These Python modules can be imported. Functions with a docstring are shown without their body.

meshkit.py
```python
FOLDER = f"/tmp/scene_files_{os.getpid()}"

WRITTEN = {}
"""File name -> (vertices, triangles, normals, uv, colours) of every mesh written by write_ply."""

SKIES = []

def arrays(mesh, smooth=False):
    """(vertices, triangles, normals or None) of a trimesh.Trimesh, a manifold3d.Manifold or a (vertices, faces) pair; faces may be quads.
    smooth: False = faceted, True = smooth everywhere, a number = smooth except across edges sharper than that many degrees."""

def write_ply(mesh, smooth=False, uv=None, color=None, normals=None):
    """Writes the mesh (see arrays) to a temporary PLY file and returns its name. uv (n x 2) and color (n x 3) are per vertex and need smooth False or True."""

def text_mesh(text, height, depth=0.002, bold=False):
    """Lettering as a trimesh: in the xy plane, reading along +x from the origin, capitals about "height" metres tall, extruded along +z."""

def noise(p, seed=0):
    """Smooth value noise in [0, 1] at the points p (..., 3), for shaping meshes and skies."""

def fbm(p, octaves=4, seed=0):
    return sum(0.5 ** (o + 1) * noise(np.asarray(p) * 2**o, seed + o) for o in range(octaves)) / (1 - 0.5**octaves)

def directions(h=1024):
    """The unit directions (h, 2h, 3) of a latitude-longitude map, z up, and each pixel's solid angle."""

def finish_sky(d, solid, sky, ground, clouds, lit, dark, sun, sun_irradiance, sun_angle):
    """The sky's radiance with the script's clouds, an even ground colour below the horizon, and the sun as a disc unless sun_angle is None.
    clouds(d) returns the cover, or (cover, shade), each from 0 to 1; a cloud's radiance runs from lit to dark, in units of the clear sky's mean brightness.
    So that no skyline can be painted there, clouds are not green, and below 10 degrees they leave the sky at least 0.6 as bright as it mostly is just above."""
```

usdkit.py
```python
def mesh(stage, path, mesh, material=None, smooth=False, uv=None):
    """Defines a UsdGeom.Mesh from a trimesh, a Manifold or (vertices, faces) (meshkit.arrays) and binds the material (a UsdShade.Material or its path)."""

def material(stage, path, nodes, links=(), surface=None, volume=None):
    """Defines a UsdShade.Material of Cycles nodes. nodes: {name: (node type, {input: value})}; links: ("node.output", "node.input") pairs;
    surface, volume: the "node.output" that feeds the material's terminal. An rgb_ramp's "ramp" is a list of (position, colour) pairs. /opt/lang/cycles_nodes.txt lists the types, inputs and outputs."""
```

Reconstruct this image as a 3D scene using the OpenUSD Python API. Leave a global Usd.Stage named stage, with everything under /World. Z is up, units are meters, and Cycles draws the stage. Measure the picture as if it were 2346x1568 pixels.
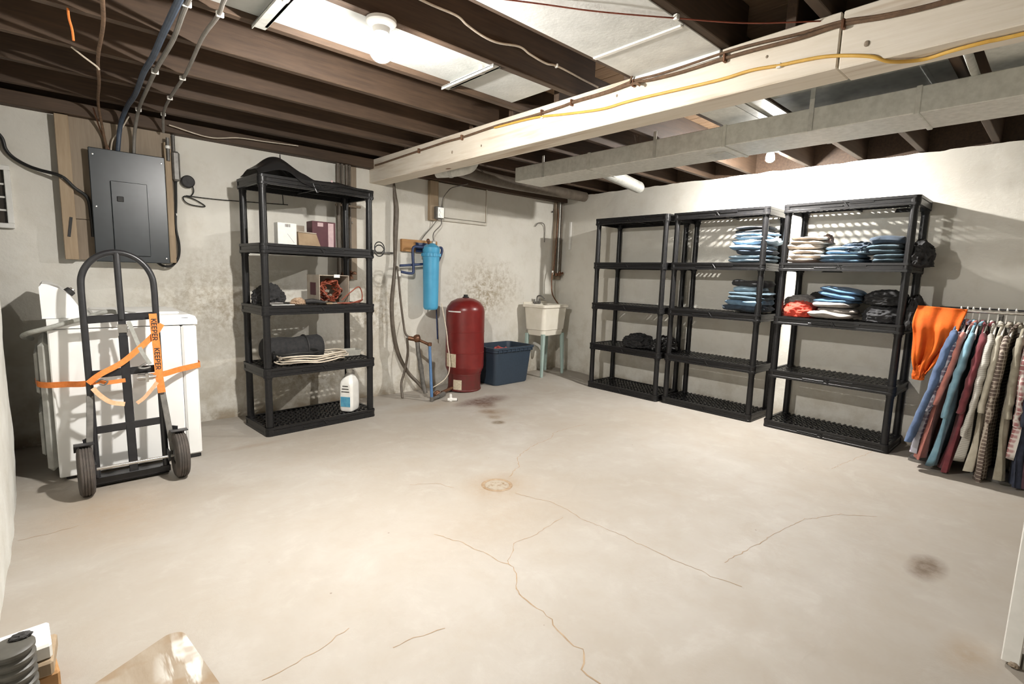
import math, random
import numpy as np
import trimesh
import usdkit, meshkit
from pxr import Usd, UsdGeom, UsdShade, UsdLux, Gf, Sdf

random.seed(7)
RNG = np.random.default_rng(7)
stage = Usd.Stage.CreateInMemory()
UsdGeom.SetStageUpAxis(stage, "Z")
UsdGeom.SetStageMetersPerUnit(stage, 1.0)
stage.SetDefaultPrim(UsdGeom.Xform.Define(stage, "/World").GetPrim())
UsdGeom.Scope.Define(stage, "/World/Looks")

# ------------------------------------------------------------------ camera, light, exposure
CAM_H = 1.24
YAW, PITCH, ROLL, FPX = 0.739996811, 0.129281132, -0.0306058353, 1159.3444
EXPOSURE = 0.1
LAMP_STRENGTH = 4700.0        # radiance of the bulb in the middle
SHELF_LAMP_STRENGTH = 9000.0   # the bulb by the right wall
LAMP_COLOR = (1.0, 0.965, 0.915)
LAMP_LIP = -0.38              # radians from the bulb's widest ring (up is plus) to where its opaque base begins


def make_camera():
    f = np.array([math.sin(YAW) * math.cos(PITCH), math.cos(YAW) * math.cos(PITCH), -math.sin(PITCH)])
    r = np.array([math.cos(YAW), -math.sin(YAW), 0.0])
    d = np.cross(f, r)
    c, s = math.cos(ROLL), math.sin(ROLL)
    r2, d2 = c * r + s * d, -s * r + c * d
    m = np.eye(4)
    m[0, :3], m[1, :3], m[2, :3], m[3, :3] = r2, -d2, -f, (0, 0, CAM_H)
    cam = UsdGeom.Camera.Define(stage, "/World/camera")
    cam.AddTransformOp().Set(Gf.Matrix4d(m.tolist()))
    cam.CreateHorizontalApertureAttr(36.0)
    cam.CreateVerticalApertureAttr(36.0 * 1568 / 2346)
    cam.CreateFocalLengthAttr(36.0 * FPX / 2346)
    cam.CreateClippingRangeAttr(Gf.Vec2f(0.02, 100.0))
    cam.CreateExposureAttr(EXPOSURE)


make_camera()

# ------------------------------------------------------------------ materials


class Graph:
    def __init__(self):
        self.nodes, self.links, self.n = {}, [], 0

    def __call__(self, kind, out=None, **inputs):
        self.n += 1
        name = f"n{self.n}"
        plain = {}
        for k, v in inputs.items():
            if isinstance(v, str) and "." in v:
                self.links.append((v, f"{name}.{k}"))
            else:
                plain[k] = v
        self.nodes[name] = (kind, plain)
        return f"{name}.{out}" if out else name

    def coords(self, scale=(1, 1, 1), rot=(0, 0, 0)):
        return self("mapping", "vector", vector=self("texture_coordinate", "object"), scale=scale, rotation=rot)

    def noise(self, vec, scale, detail=4, rough=0.55, dist=0.0):
        return self("noise_texture", "fac", vector=vec, scale=scale, detail=detail, roughness=rough, distortion=dist)

    def remap(self, v, a, b, lo=0.0, hi=1.0):
        return self("map_range", "result", value=v, from_min=a, from_max=b, to_min=lo, to_max=hi, clamp=True)

    def mix(self, fac, a, b):
        return self("mix_color", "result", fac=fac, a=a, b=b)

    def math(self, op, a, b=0.5):
        return self("math", "value", math_type=op, value1=a, value2=b)

    def blob(self, vec, centre, size, soft=0.4, wobble=None):
        """1 inside an ellipsoid with a soft rim, 0 outside"""
        inv = tuple(1.0 / s for s in size)
        loc = tuple(-c / s for c, s in zip(centre, size))
        p = self("mapping", "vector", vector=vec, location=loc, scale=inv)
        d = self("vector_math", "value", math_type="length", vector1=p)
        if wobble:
            d = self.math("add", d, wobble)
        return self.remap(d, 1.0, 1.0 - soft)

    def done(self, name, **surface):
        b = self("principled_bsdf", "BSDF", **surface)
        return usdkit.material(stage, f"/World/Looks/{name}", self.nodes, self.links, surface=b)


MATS = {}


def mat(name, c1, c2=None, scale=30.0, rough=0.6, metallic=0.0, bump=0.0, bscale=None, stretch=(1, 1, 1), lo=0.35, hi=0.65, **kw):
    """A surface whose colour wanders between two tones with noise"""
    if name in MATS:
        return MATS[name]
    g = Graph()
    vec = g.coords(stretch)
    args = dict(roughness=rough, metallic=metallic, **kw)
    if c2 is None:
        c2 = tuple(0.82 * c for c in c1)
    n = g.noise(vec, scale)
    args["base_color"] = g.mix(g.remap(n, lo, hi), tuple(c1), tuple(c2))
    if bump:
        args["normal"] = g("bump", "normal", height=g.noise(vec, bscale or scale * 3, 3), strength=0.6, distance=bump)
    MATS[name] = g.done(name, **args)
    return MATS[name]


def emit(name, color, strength):
    g = Graph()
    e = g("emission", "emission", color=color, strength=strength)
    MATS[name] = usdkit.material(stage, f"/World/Looks/{name}", g.nodes, g.links, surface=e)
    return MATS[name]


def wood(name, c1, c2, axis="x", rough=0.7, grain=9.0, knots=None, streak=None):
    if name in MATS:
        return MATS[name]
    g = Graph()
    st = {"x": (0.08, 1, 1), "y": (1, 0.08, 1), "z": (1, 1, 0.08)}[axis]
    vec = g.coords(tuple(s * 1.0 for s in st))
    n = g.noise(vec, grain * 6, 5, 0.6)
    big = g.noise(g.coords(), 1.7, 3)
    rnd = g("object_info", "random")
    t = g.math("add", g.remap(n, 0.3, 0.72, 0, 0.75), g.remap(big, 0.35, 0.7, -0.1, 0.35))
    t = g.math("add", t, g.math("multiply", rnd, 0.2))
    col = g.mix(g.remap(t, 0, 1), c1, c2)
    if knots:
        v = g("voronoi_texture", "distance", vector=g.coords({"x": (0.5, 1, 1), "y": (1, 0.5, 1), "z": (1, 1, 0.5)}[axis]), scale=4.3)
        k = g.remap(v, 0.05, 0.085, 1, 0)
        col = g.mix(g.math("multiply", k, g.remap(g.noise(g.coords(), 2.3), 0.45, 0.52)), col, knots)
    if streak:
        s = g.noise(g.coords(tuple(0.6 * a for a in st)), 22, 4, 0.6)
        col = g.mix(g.remap(s, 0.56, 0.72, 0, 0.75), col, streak)
    MATS[name] = g.done(name, base_color=col, roughness=rough, normal=g("bump", "normal", height=n, strength=0.4, distance=0.002))
    return MATS[name]


def wall_paint(name, side):
    g = Graph()
    p = g.coords()
    n1 = g.noise(p, 1.3, 5, 0.6)
    n2 = g.noise(p, 6.0, 6, 0.65)
    n3 = g.noise(p, 45.0, 3)
    col = g.mix(g.remap(n1, 0.3, 0.7), (0.70, 0.68, 0.62), (0.61, 0.585, 0.52))
    col = g.mix(g.remap(n2, 0.5, 0.75, 0, 0.5), col, (0.54, 0.50, 0.42))
    xyz = g("separate_xyz", vector=p)
    z = f"{xyz}.z"
    low = g.math("multiply", g.remap(g.math("add", z, g.math("multiply", n1, 0.5)), 1.05, 0.3), g.remap(n2, 0.40, 0.62))
    col = g.mix(g.math("multiply", low, 0.75 if side == "back" else 0.35), col, (0.40, 0.35, 0.26))
    foot = g.math("multiply", g.remap(z, 0.12, 0.0), g.remap(n2, 0.35, 0.6, 0.2, 0.9))
    col = g.mix(foot, col, (0.25, 0.20, 0.14))
    if side == "back":
        wob = g.math("multiply", g.math("subtract", n2, 0.5), 1.1)
        for c, s, k in (((3.75, 4.59, 1.05), (0.62, 1, 0.42), 0.6), ((1.05, 4.59, 0.95), (0.75, 1, 0.5), 0.45), ((2.35, 4.59, 0.85), (0.45, 1, 0.45), 0.5), ((1.7, 4.59, 0.35), (0.9, 1, 0.35), 0.55)):
            m = g.blob(p, c, s, 0.8, wob)
            m = g.math("multiply", m, g.remap(g.noise(p, 17.0, 6, 0.75), 0.42, 0.60, 0.0, 1.0))
            col = g.mix(g.math("multiply", m, min(1, 1.5 * k)), col, (0.30, 0.24, 0.15))
    h = g.math("add", n2, g.math("multiply", n3, 0.35))
    MATS[name] = g.done(name, base_color=col, roughness=0.75, normal=g("bump", "normal", height=h, strength=0.5, distance=0.008))
    return MATS[name]


def floor_paint():
    g = Graph()
    p = g.coords()
    n1 = g.noise(p, 0.9, 6, 0.62, 0.6)
    n2 = g.noise(p, 4.5, 6, 0.66, 0.3)
    n3 = g.noise(p, 60.0, 3)
    col = g.mix(g.remap(n1, 0.32, 0.68), (0.37, 0.342, 0.305), (0.315, 0.278, 0.232))
    col = g.mix(g.remap(n2, 0.5, 0.78, 0, 0.55), col, (0.32, 0.275, 0.22))
    col = g.mix(g.remap(n2, 0.46, 0.25, 0, 0.28), col, (0.47, 0.45, 0.42))
    wob = g.math("multiply", g.math("subtract", n2, 0.5), 0.8)
    fine = g.noise(p, 18.0, 5, 0.7)
    for c, s, soft, k, tone in (
        ((2.83, 0.30), (0.17, 0.085), 0.55, 0.9, (0.12, 0.08, 0.05)),      # the brown stain by the right post
        ((1.90, 2.17), (0.30, 0.24), 0.9, 0.65, (0.26, 0.175, 0.095)),        # rust round the drain
        ((1.62, 1.85), (0.75, 0.35), 0.95, 0.35, (0.28, 0.21, 0.14)),
        ((3.10, 3.80), (0.36, 0.16), 0.6, 0.9, (0.10, 0.05, 0.035)),        # wet trail under the tank
        ((3.03, 3.66), (0.15, 0.13), 0.6, 0.75, (0.13, 0.075, 0.045)),
        ((2.91, 3.47), (0.10, 0.12), 0.7, 0.7, (0.16, 0.10, 0.055)),
        ((2.83, 3.31), (0.075, 0.10), 0.7, 0.65, (0.17, 0.11, 0.06)),
        ((2.95, 3.42), (0.20, 0.20), 0.9, 0.45, (0.20, 0.125, 0.065)),
        ((2.76, 3.16), (0.075, 0.065), 0.6, 0.9, (0.11, 0.07, 0.03)),
        ((2.55, 3.95), (0.5, 0.18), 0.9, 0.5, (0.30, 0.22, 0.13)),
        ((1.0, 3.75), (0.30, 0.05), 0.8, 0.5, (0.25, 0.19, 0.13)),
        ((0.15, 3.15), (0.38, 0.55), 0.9, 0.5, (0.33, 0.23, 0.14)),
        ((2.25, 0.10), (0.16, 0.10), 0.9, 0.6, (0.28, 0.20, 0.12)),
    ):
        m = g.blob(p, (c[0], c[1], 0), (s[0], s[1], 1), soft, wob)
        m = g.math("multiply", m, g.remap(fine, 0.35, 0.6, 0.55, 1.0))
        col = g.mix(g.math("multiply", m, k), col, tone)
    speck = g("voronoi_texture", "distance", vector=p, scale=5.5)
    col = g.mix(g.remap(speck, 0.018, 0.03, 0.7, 0), col, (0.17, 0.13, 0.10))
    h = g.math("add", n2, g.math("multiply", n3, 0.2))
    MATS["floor"] = g.done("floor_paint", base_color=col, roughness=g.remap(n2, 0.3, 0.7, 0.55, 0.7), normal=g("bump", "normal", height=h, strength=0.35, distance=0.006))
    return MATS["floor"]


def plaid(name, base, dark, light, sx=9.0, sz=9.0):
    g = Graph()
    p = g.coords()
    warp = g("mapping", "vector", vector=p, scale=(1, 0.6, 1))
    a = g("wave_texture", "fac", vector=warp, wave_type="bands", bands_direction="x", scale=sx, distortion=0.6, detail=1.0, detail_scale=2.0)
    b = g("wave_texture", "fac", vector=warp, wave_type="bands", bands_direction="z", scale=sz, distortion=0.6, detail=1.0, detail_scale=2.0)
    col = g.mix(g.remap(a, 0.5, 0.62), base, dark)
    col = g.mix(g.math("multiply", g.remap(b, 0.5, 0.62), 0.6), col, dark)
    a2 = g.remap(a, 0.12, 0.05)
    b2 = g.remap(b, 0.12, 0.05)
    col = g.mix(g.math("maximum", a2, b2), col, light)
    MATS[name] = g.done(name, base_color=col, roughness=0.9, normal=g("bump", "normal", height=g.noise(p, 300.0, 2), strength=0.3, distance=0.001))
    return MATS[name]


WALL_BACK, WALL_RIGHT, FLOOR = wall_paint("wall_back_paint", "back"), wall_paint("wall_right_paint", "right"), floor_paint()
WALL_WHITE = mat("wall_white_paint", (0.66, 0.66, 0.62), (0.56, 0.55, 0.50), scale=5, rough=0.7, bump=0.004, bscale=20)
JOIST = wood("joist_wood", (0.088, 0.053, 0.031), (0.042, 0.025, 0.0145), "x")
SUBFLOOR = wood("subfloor_wood", (0.36, 0.24, 0.14), (0.22, 0.135, 0.075), "y", knots=(0.08, 0.04, 0.02))
BEAM = wood("beam_wood", (0.78, 0.72, 0.63), (0.67, 0.60, 0.49), "y", knots=(0.20, 0.10, 0.05), streak=(0.42, 0.30, 0.19))
PINE = wood("pine_wood", (0.40, 0.31, 0.21), (0.29, 0.21, 0.13), "z")
OLDWOOD = wood("old_board_wood", (0.31, 0.25, 0.185), (0.22, 0.17, 0.12), "z")
ORANGEWOOD = wood("orange_board_wood", (0.48, 0.27, 0.11), (0.34, 0.17, 0.06), "x")
WHITE_PANEL = mat("white_panel_paint", (0.70, 0.71, 0.69), (0.60, 0.61, 0.59), scale=9, rough=0.55, bump=0.002, bscale=60)
GREY_PANEL = mat("grey_white_panel", (0.50, 0.51, 0.49), (0.42, 0.43, 0.41), scale=7, rough=0.6, bump=0.002, bscale=60)
GALV = mat("galvanised_sheet", (0.70, 0.70, 0.65), (0.58, 0.58, 0.53), scale=26, rough=0.5, metallic=0.15)
SHINY = mat("shiny_galvanised_sheet", (0.52, 0.53, 0.53), (0.42, 0.43, 0.43), scale=9, rough=0.09, metallic=1.0)
GALV_PIPE = mat("galvanised_pipe", (0.62, 0.62, 0.58), (0.50, 0.50, 0.46), scale=30, rough=0.45, metallic=0.4)
WHITE_PLASTIC = mat("white_plastic", (0.78, 0.77, 0.73), (0.72, 0.71, 0.67), scale=20, rough=0.35)
PORCELAIN = mat("porcelain", (0.80, 0.79, 0.76), (0.76, 0.75, 0.72), rough=0.25)
BLACK_PLASTIC = mat("black_shelf_plastic", (0.008, 0.008, 0.009), (0.013, 0.0125, 0.0125), scale=60, rough=0.36, bump=0.0006, bscale=300, specular_ior_level=0.35)
BLACK_RUBBER = mat("black_rubber", (0.018, 0.017, 0.017), (0.03, 0.028, 0.027), scale=30, rough=0.65)
TYRE = mat("tyre_rubber", (0.085, 0.07, 0.06), (0.05, 0.043, 0.038), scale=18, rough=0.8)
BLACK_PAINT = mat("black_steel_paint", (0.015, 0.015, 0.017), (0.022, 0.022, 0.024), scale=25, rough=0.35)
GREY_STEEL = mat("worn_grey_steel", (0.19, 0.18, 0.165), (0.12, 0.115, 0.105), scale=22, rough=0.45, metallic=0.3)
CHROME = mat("zinc_plated_steel", (0.72, 0.70, 0.66), (0.60, 0.58, 0.55), scale=30, rough=0.28, metallic=0.95)
ENAMEL = mat("white_enamel", (0.86, 0.86, 0.845), (0.82, 0.82, 0.80), scale=4, rough=0.3)
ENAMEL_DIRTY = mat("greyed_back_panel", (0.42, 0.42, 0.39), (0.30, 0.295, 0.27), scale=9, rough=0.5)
PANEL_GREY = mat("breaker_panel_grey", (0.024, 0.030, 0.034), (0.020, 0.025, 0.028), scale=12, rough=0.34)
DARK = mat("near_black", (0.010, 0.010, 0.010), (0.016, 0.015, 0.014), rough=0.6)
ORANGE_STRAP = mat("orange_webbing", (0.80, 0.24, 0.05), (0.70, 0.19, 0.035), scale=60, rough=0.7, bump=0.0006, bscale=900)
STRAP_BACK = mat("faded_webbing", (0.72, 0.44, 0.27), (0.62, 0.36, 0.20), scale=60, rough=0.8)
INK = mat("black_ink", (0.02, 0.015, 0.012), rough=0.7)
GREY_HOSE = mat("grey_hose", (0.34, 0.34, 0.31), (0.26, 0.26, 0.235), scale=40, rough=0.55)
BROWN_CABLE = mat("brown_cloth_cable", (0.16, 0.095, 0.055), (0.10, 0.06, 0.035), scale=50, rough=0.85)
YELLOW_CABLE = mat("yellow_cable_sheath", (0.66, 0.41, 0.09), (0.58, 0.34, 0.065), scale=20, rough=0.5)
WHITE_CABLE = mat("white_cable_sheath", (0.62, 0.55, 0.45), (0.52, 0.45, 0.36), scale=20, rough=0.5)
GREY_CABLE = mat("grey_cable_sheath", (0.20, 0.185, 0.165), (0.15, 0.14, 0.125), scale=20, rough=0.55)
BLUE_CABLE = mat("blue_black_cable", (0.055, 0.075, 0.11), (0.035, 0.048, 0.07), scale=20, rough=0.5)
BLACK_CABLE = mat("black_cable", (0.014, 0.014, 0.013), rough=0.5)
BROWN_PIPE = mat("dull_brown_pipe", (0.13, 0.105, 0.08), (0.085, 0.068, 0.05), scale=18, rough=0.5)
COPPER = mat("aged_copper", (0.20, 0.10, 0.055), (0.13, 0.06, 0.035), scale=25, rough=0.45, metallic=0.6)
FILTER_BLUE = mat("filter_blue_plastic", (0.075, 0.36, 0.58), (0.06, 0.31, 0.52), scale=8, rough=0.4)
PEX_NAVY = mat("navy_pipe", (0.025, 0.045, 0.12), rough=0.45)
PEX_BLUE = mat("blue_pipe", (0.075, 0.17, 0.34), (0.06, 0.14, 0.28), rough=0.45)
TANK_RED = mat("tank_red_paint", (0.17, 0.015, 0.013), (0.135, 0.011, 0.010), scale=10, rough=0.32)
TANK_DARK = mat("rusted_tank_paint", (0.12, 0.013, 0.012), (0.095, 0.02, 0.014), scale=16, rough=0.5)
LABEL = mat("paper_label", (0.66, 0.58, 0.44), (0.52, 0.44, 0.31), scale=60, rough=0.8)
TOTE_NAVY = mat("tote_navy_plastic", (0.026, 0.043, 0.066), (0.022, 0.036, 0.056), scale=50, rough=0.5, bump=0.0006, bscale=300)
RED_CLOTH = mat("red_cloth", (0.40, 0.08, 0.07), (0.30, 0.05, 0.045), scale=30, rough=0.9)
SINK = mat("sink_plastic", (0.76, 0.72, 0.63), (0.70, 0.66, 0.56), scale=7, rough=0.4)
LEG_GREY = mat("sink_leg_plastic", (0.36, 0.46, 0.42), (0.30, 0.40, 0.37), scale=7, rough=0.5)
CARD = mat("brown_cardboard", (0.33, 0.24, 0.15), (0.27, 0.19, 0.115), scale=14, rough=0.85)
CARD_GREY = mat("grey_cardboard", (0.36, 0.31, 0.25), (0.29, 0.245, 0.195), scale=14, rough=0.85)
MAROON_CARD = mat("maroon_carton", (0.085, 0.022, 0.03), (0.065, 0.016, 0.022), scale=14, rough=0.5)
PINK_CARD = mat("pale_pink_carton", (0.52, 0.38, 0.38), (0.45, 0.32, 0.33), rough=0.6)
WHITE_CARD = mat("white_carton", (0.76, 0.75, 0.71), (0.71, 0.70, 0.66), rough=0.7)
BAG_BLACK = mat("black_bag_film", (0.016, 0.016, 0.017), (0.024, 0.024, 0.024), scale=12, rough=0.33)
CLOTH_BLACK = mat("black_knit", (0.014, 0.014, 0.015), (0.026, 0.025, 0.025), scale=40, rough=0.9)
CABLE_RED = mat("red_brown_cord", (0.30, 0.075, 0.04), (0.22, 0.05, 0.028), scale=30, rough=0.5)
WINDOW_DARK = mat("dark_pane_backing", (0.03, 0.026, 0.022), (0.05, 0.04, 0.03), scale=8, rough=0.25)
PAINTED_BOARD = mat("painted_over_board", (0.60, 0.575, 0.51), (0.53, 0.50, 0.43), scale=5, rough=0.75, bump=0.002, bscale=40)
RUST = mat("rusty_iron", (0.33, 0.25, 0.17), (0.22, 0.14, 0.075), scale=26, rough=0.75, bump=0.002)
CRACK = mat("crack_dirt", (0.26, 0.18, 0.11), (0.36, 0.27, 0.18), scale=20, rough=0.9)
BULB = emit("lit_bulb", LAMP_COLOR, LAMP_STRENGTH)
BULB_SHELF = emit("lit_bulb_by_shelves", LAMP_COLOR, SHELF_LAMP_STRENGTH)
BULB_NECK = emit("dim_bulb_neck", LAMP_COLOR, 14.0)


def cloth(name, c1, c2=None, scale=18.0):
    return mat("cloth_" + name, c1, c2 or tuple(0.7 * c for c in c1), scale=scale, rough=0.92, bump=0.0015, bscale=260, sheen_weight=0.1)


# ------------------------------------------------------------------ shape helpers
cat = trimesh.util.concatenate


def box(size, at=(0, 0, 0), bevel=0.0):
    s = np.asarray(size, float) / 2
    if bevel <= 0:
        m = trimesh.creation.box(2 * s)
    else:
        b = min(bevel, 0.49 * 2 * s.min())
        pts = []
        for sx in (-1, 1):
            for sy in (-1, 1):
                for sz in (-1, 1):
                    c = np.array([sx, sy, sz]) * s
                    for k in range(3):
                        q = c - np.array([sx, sy, sz]) * b
                        q[k] = c[k]
                        pts.append(q)
        m = trimesh.convex.convex_hull(np.array(pts))
    m.apply_translation(at)
    return m


def span(x0, x1, y0, y1, z0, z1, bevel=0.0):
    return box((x1 - x0, y1 - y0, z1 - z0), ((x0 + x1) / 2, (y0 + y1) / 2, (z0 + z1) / 2), bevel)


def frame_to(p0, p1, up=(0, 0, 1)):
    p0, p1 = np.asarray(p0, float), np.asarray(p1, float)
    z = (p1 - p0) / np.linalg.norm(p1 - p0)
    up = np.asarray(up, float)
    if abs(z @ up) > 0.98:
        up = np.array([0, 1.0, 0]) if abs(z[1]) < 0.9 else np.array([1.0, 0, 0])
    x = np.cross(up, z)
    x /= np.linalg.norm(x)
    m = np.eye(4)
    m[:3, 0], m[:3, 1], m[:3, 2], m[:3, 3] = x, np.cross(z, x), z, (p0 + p1) / 2
    return m


def bar(p0, p1, w, h, bevel=0.0, up=(0, 0, 1)):
    """box from p0 to p1; w across (horizontal), h along up"""
    m = box((w, h, np.linalg.norm(np.subtract(p1, p0))), bevel=bevel)
    m.apply_transform(frame_to(p0, p1, up))
    return m


def rod(p0, p1, r, r2=None, sides=18):
    return tube([p0, p1], [r, r if r2 is None else r2], sides, smooth=False)


def spline(points, per=8):
    p = np.asarray(points, float)
    if len(p) < 3:
        return p
    q = np.vstack([2 * p[0] - p[1], p, 2 * p[-1] - p[-2]])
    out = []
    for i in range(1, len(q) - 2):
        for t in np.linspace(0, 1, per, endpoint=False):
            a, b, c, d = q[i - 1 : i + 3]
            out.append(0.5 * (2 * b + (c - a) * t + (2 * a - 5 * b + 4 * c - d) * t * t + (3 * b - a - 3 * c + d) * t**3))
    out.append(p[-1])
    return np.array(out)


def tube(points, radii, sides=12, smooth=True, per=8, closed=False):
    p = spline(points, per) if smooth else np.asarray(points, float)
    n = len(p)
    r = np.asarray(radii, float)
    r = np.full(n, float(r)) if r.ndim == 0 else np.interp(np.linspace(0, 1, n), np.linspace(0, 1, len(r)), r)
    t = np.gradient(p, axis=0)
    t /= np.linalg.norm(t, axis=1, keepdims=True) + 1e-12
    a = np.cross(t[0], [0, 0, 1.0] if abs(t[0][2]) < 0.9 else [1.0, 0, 0])
    a /= np.linalg.norm(a)
    ring, ang = [], np.linspace(0, 2 * np.pi, sides, endpoint=False)
    for i in range(n):
        a = a - (a @ t[i]) * t[i]
        a /= np.linalg.norm(a) + 1e-12
        b = np.cross(t[i], a)
        ring.append(p[i] + r[i] * (np.cos(ang)[:, None] * a + np.sin(ang)[:, None] * b))
    v = np.vstack(ring)
    f = []
    for i in range(n - 1):
        for j in range(sides):
            k = (j + 1) % sides
            f += [[i * sides + j, i * sides + k, (i + 1) * sides + k], [i * sides + j, (i + 1) * sides + k, (i + 1) * sides + j]]
    c0, c1 = len(v), len(v) + 1
    v = np.vstack([v, p[0], p[-1]])
    for j in range(sides):
        k = (j + 1) % sides
        f += [[c0, k, j], [c1, (n - 1) * sides + j, (n - 1) * sides + k]]
    return trimesh.Trimesh(v, f, process=False)


def lathe(profile, at=(0, 0, 0), sides=40, axis=None):
    m = trimesh.creation.revolve(np.asarray(profile, float), sections=sides)
    if axis is not None:
        m.apply_transform(trimesh.geometry.align_vectors([0, 0, 1], axis))
    m.apply_translation(at)
    return m


def ribbon(points, normal, width, thick=0.003, per=6):
    """flat strap: runs through the points; normal is the face normal (one, or one per point)"""
    p = spline(points, per)
    nn = np.asarray(normal, float)
    if nn.ndim == 1:
        nn = np.tile(nn, (len(points), 1))
    s = np.linspace(0, len(points) - 1, len(p))
    nn = np.stack([np.interp(s, np.arange(len(points)), nn[:, k]) for k in range(3)], 1)
    t = np.gradient(p, axis=0)
    t /= np.linalg.norm(t, axis=1, keepdims=True) + 1e-12
    nn -= (nn * t).sum(1, keepdims=True) * t
    nn /= np.linalg.norm(nn, axis=1, keepdims=True) + 1e-12
    w = np.cross(t, nn)
    q = np.stack([p + a * w * width / 2 + b * nn * thick / 2 for a, b in ((-1, -1), (1, -1), (1, 1), (-1, 1))], 1)
    v, f, n = q.reshape(-1, 3), [], len(p)
    for i in range(n - 1):
        for j in range(4):
            k = (j + 1) % 4
            f += [[i * 4 + j, i * 4 + k, (i + 1) * 4 + k], [i * 4 + j, (i + 1) * 4 + k, (i + 1) * 4 + j]]
    f += [[0, 2, 1], [0, 3, 2], [4 * n - 4, 4 * n - 3, 4 * n - 2], [4 * n - 4, 4 * n - 2, 4 * n - 1]]
    return trimesh.Trimesh(v, f, process=False)


def extrude(pts, depth, plane="xz", at=(0, 0, 0)):
    from shapely.geometry import Polygon
    m = trimesh.creation.extrude_polygon(Polygon(pts), depth, engine="earcut")
    if plane == "xz":      # polygon (x, z), depth along +y
        v = m.vertices.copy()
        m.vertices = np.stack([v[:, 0], v[:, 2], v[:, 1]], 1)
        m.invert()
    elif plane == "yz":
        v = m.vertices.copy()
        m.vertices = np.stack([v[:, 2], v[:, 0], v[:, 1]], 1)
    m.apply_translation(at)
    return m


def rotz(m, deg, about=(0, 0, 0)):
    m.apply_transform(trimesh.transformations.rotation_matrix(math.radians(deg), [0, 0, 1], about))
    return m


def rot(m, deg, axis, about=(0, 0, 0)):
    m.apply_transform(trimesh.transformations.rotation_matrix(math.radians(deg), axis, about))
    return m


def grid_patch(nu, nv, fn):
    u, v = np.meshgrid(np.linspace(0, 1, nu), np.linspace(0, 1, nv), indexing="ij")
    p = fn(u, v).reshape(-1, 3)
    f = []
    for i in range(nu - 1):
        for j in range(nv - 1):
            a = i * nv + j
            f += [[a, a + nv, a + nv + 1], [a, a + nv + 1, a + 1]]
    return trimesh.Trimesh(p, f, process=False)


def sheet(nu, nv, fn, thick):
    """a cloth sheet with thickness from a parametric surface"""
    m = grid_patch(nu, nv, fn)
    n = m.vertex_normals
    top, bot = m.vertices + n * thick / 2, m.vertices - n * thick / 2
    k = len(top)
    f = [*m.faces, *(m.faces[:, ::-1] + k)]
    edge = [i * nv for i in range(nu)] + [(nu - 1) * nv + j for j in range(1, nv)] + [i * nv + nv - 1 for i in range(nu - 2, -1, -1)] + [j for j in range(nv - 2, 0, -1)]
    for a, b in zip(edge, edge[1:] + edge[:1]):
        f += [[a, a + k, b + k], [a, b + k, b]]
    return trimesh.Trimesh(np.vstack([top, bot]), np.array(f), process=False)


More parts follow.
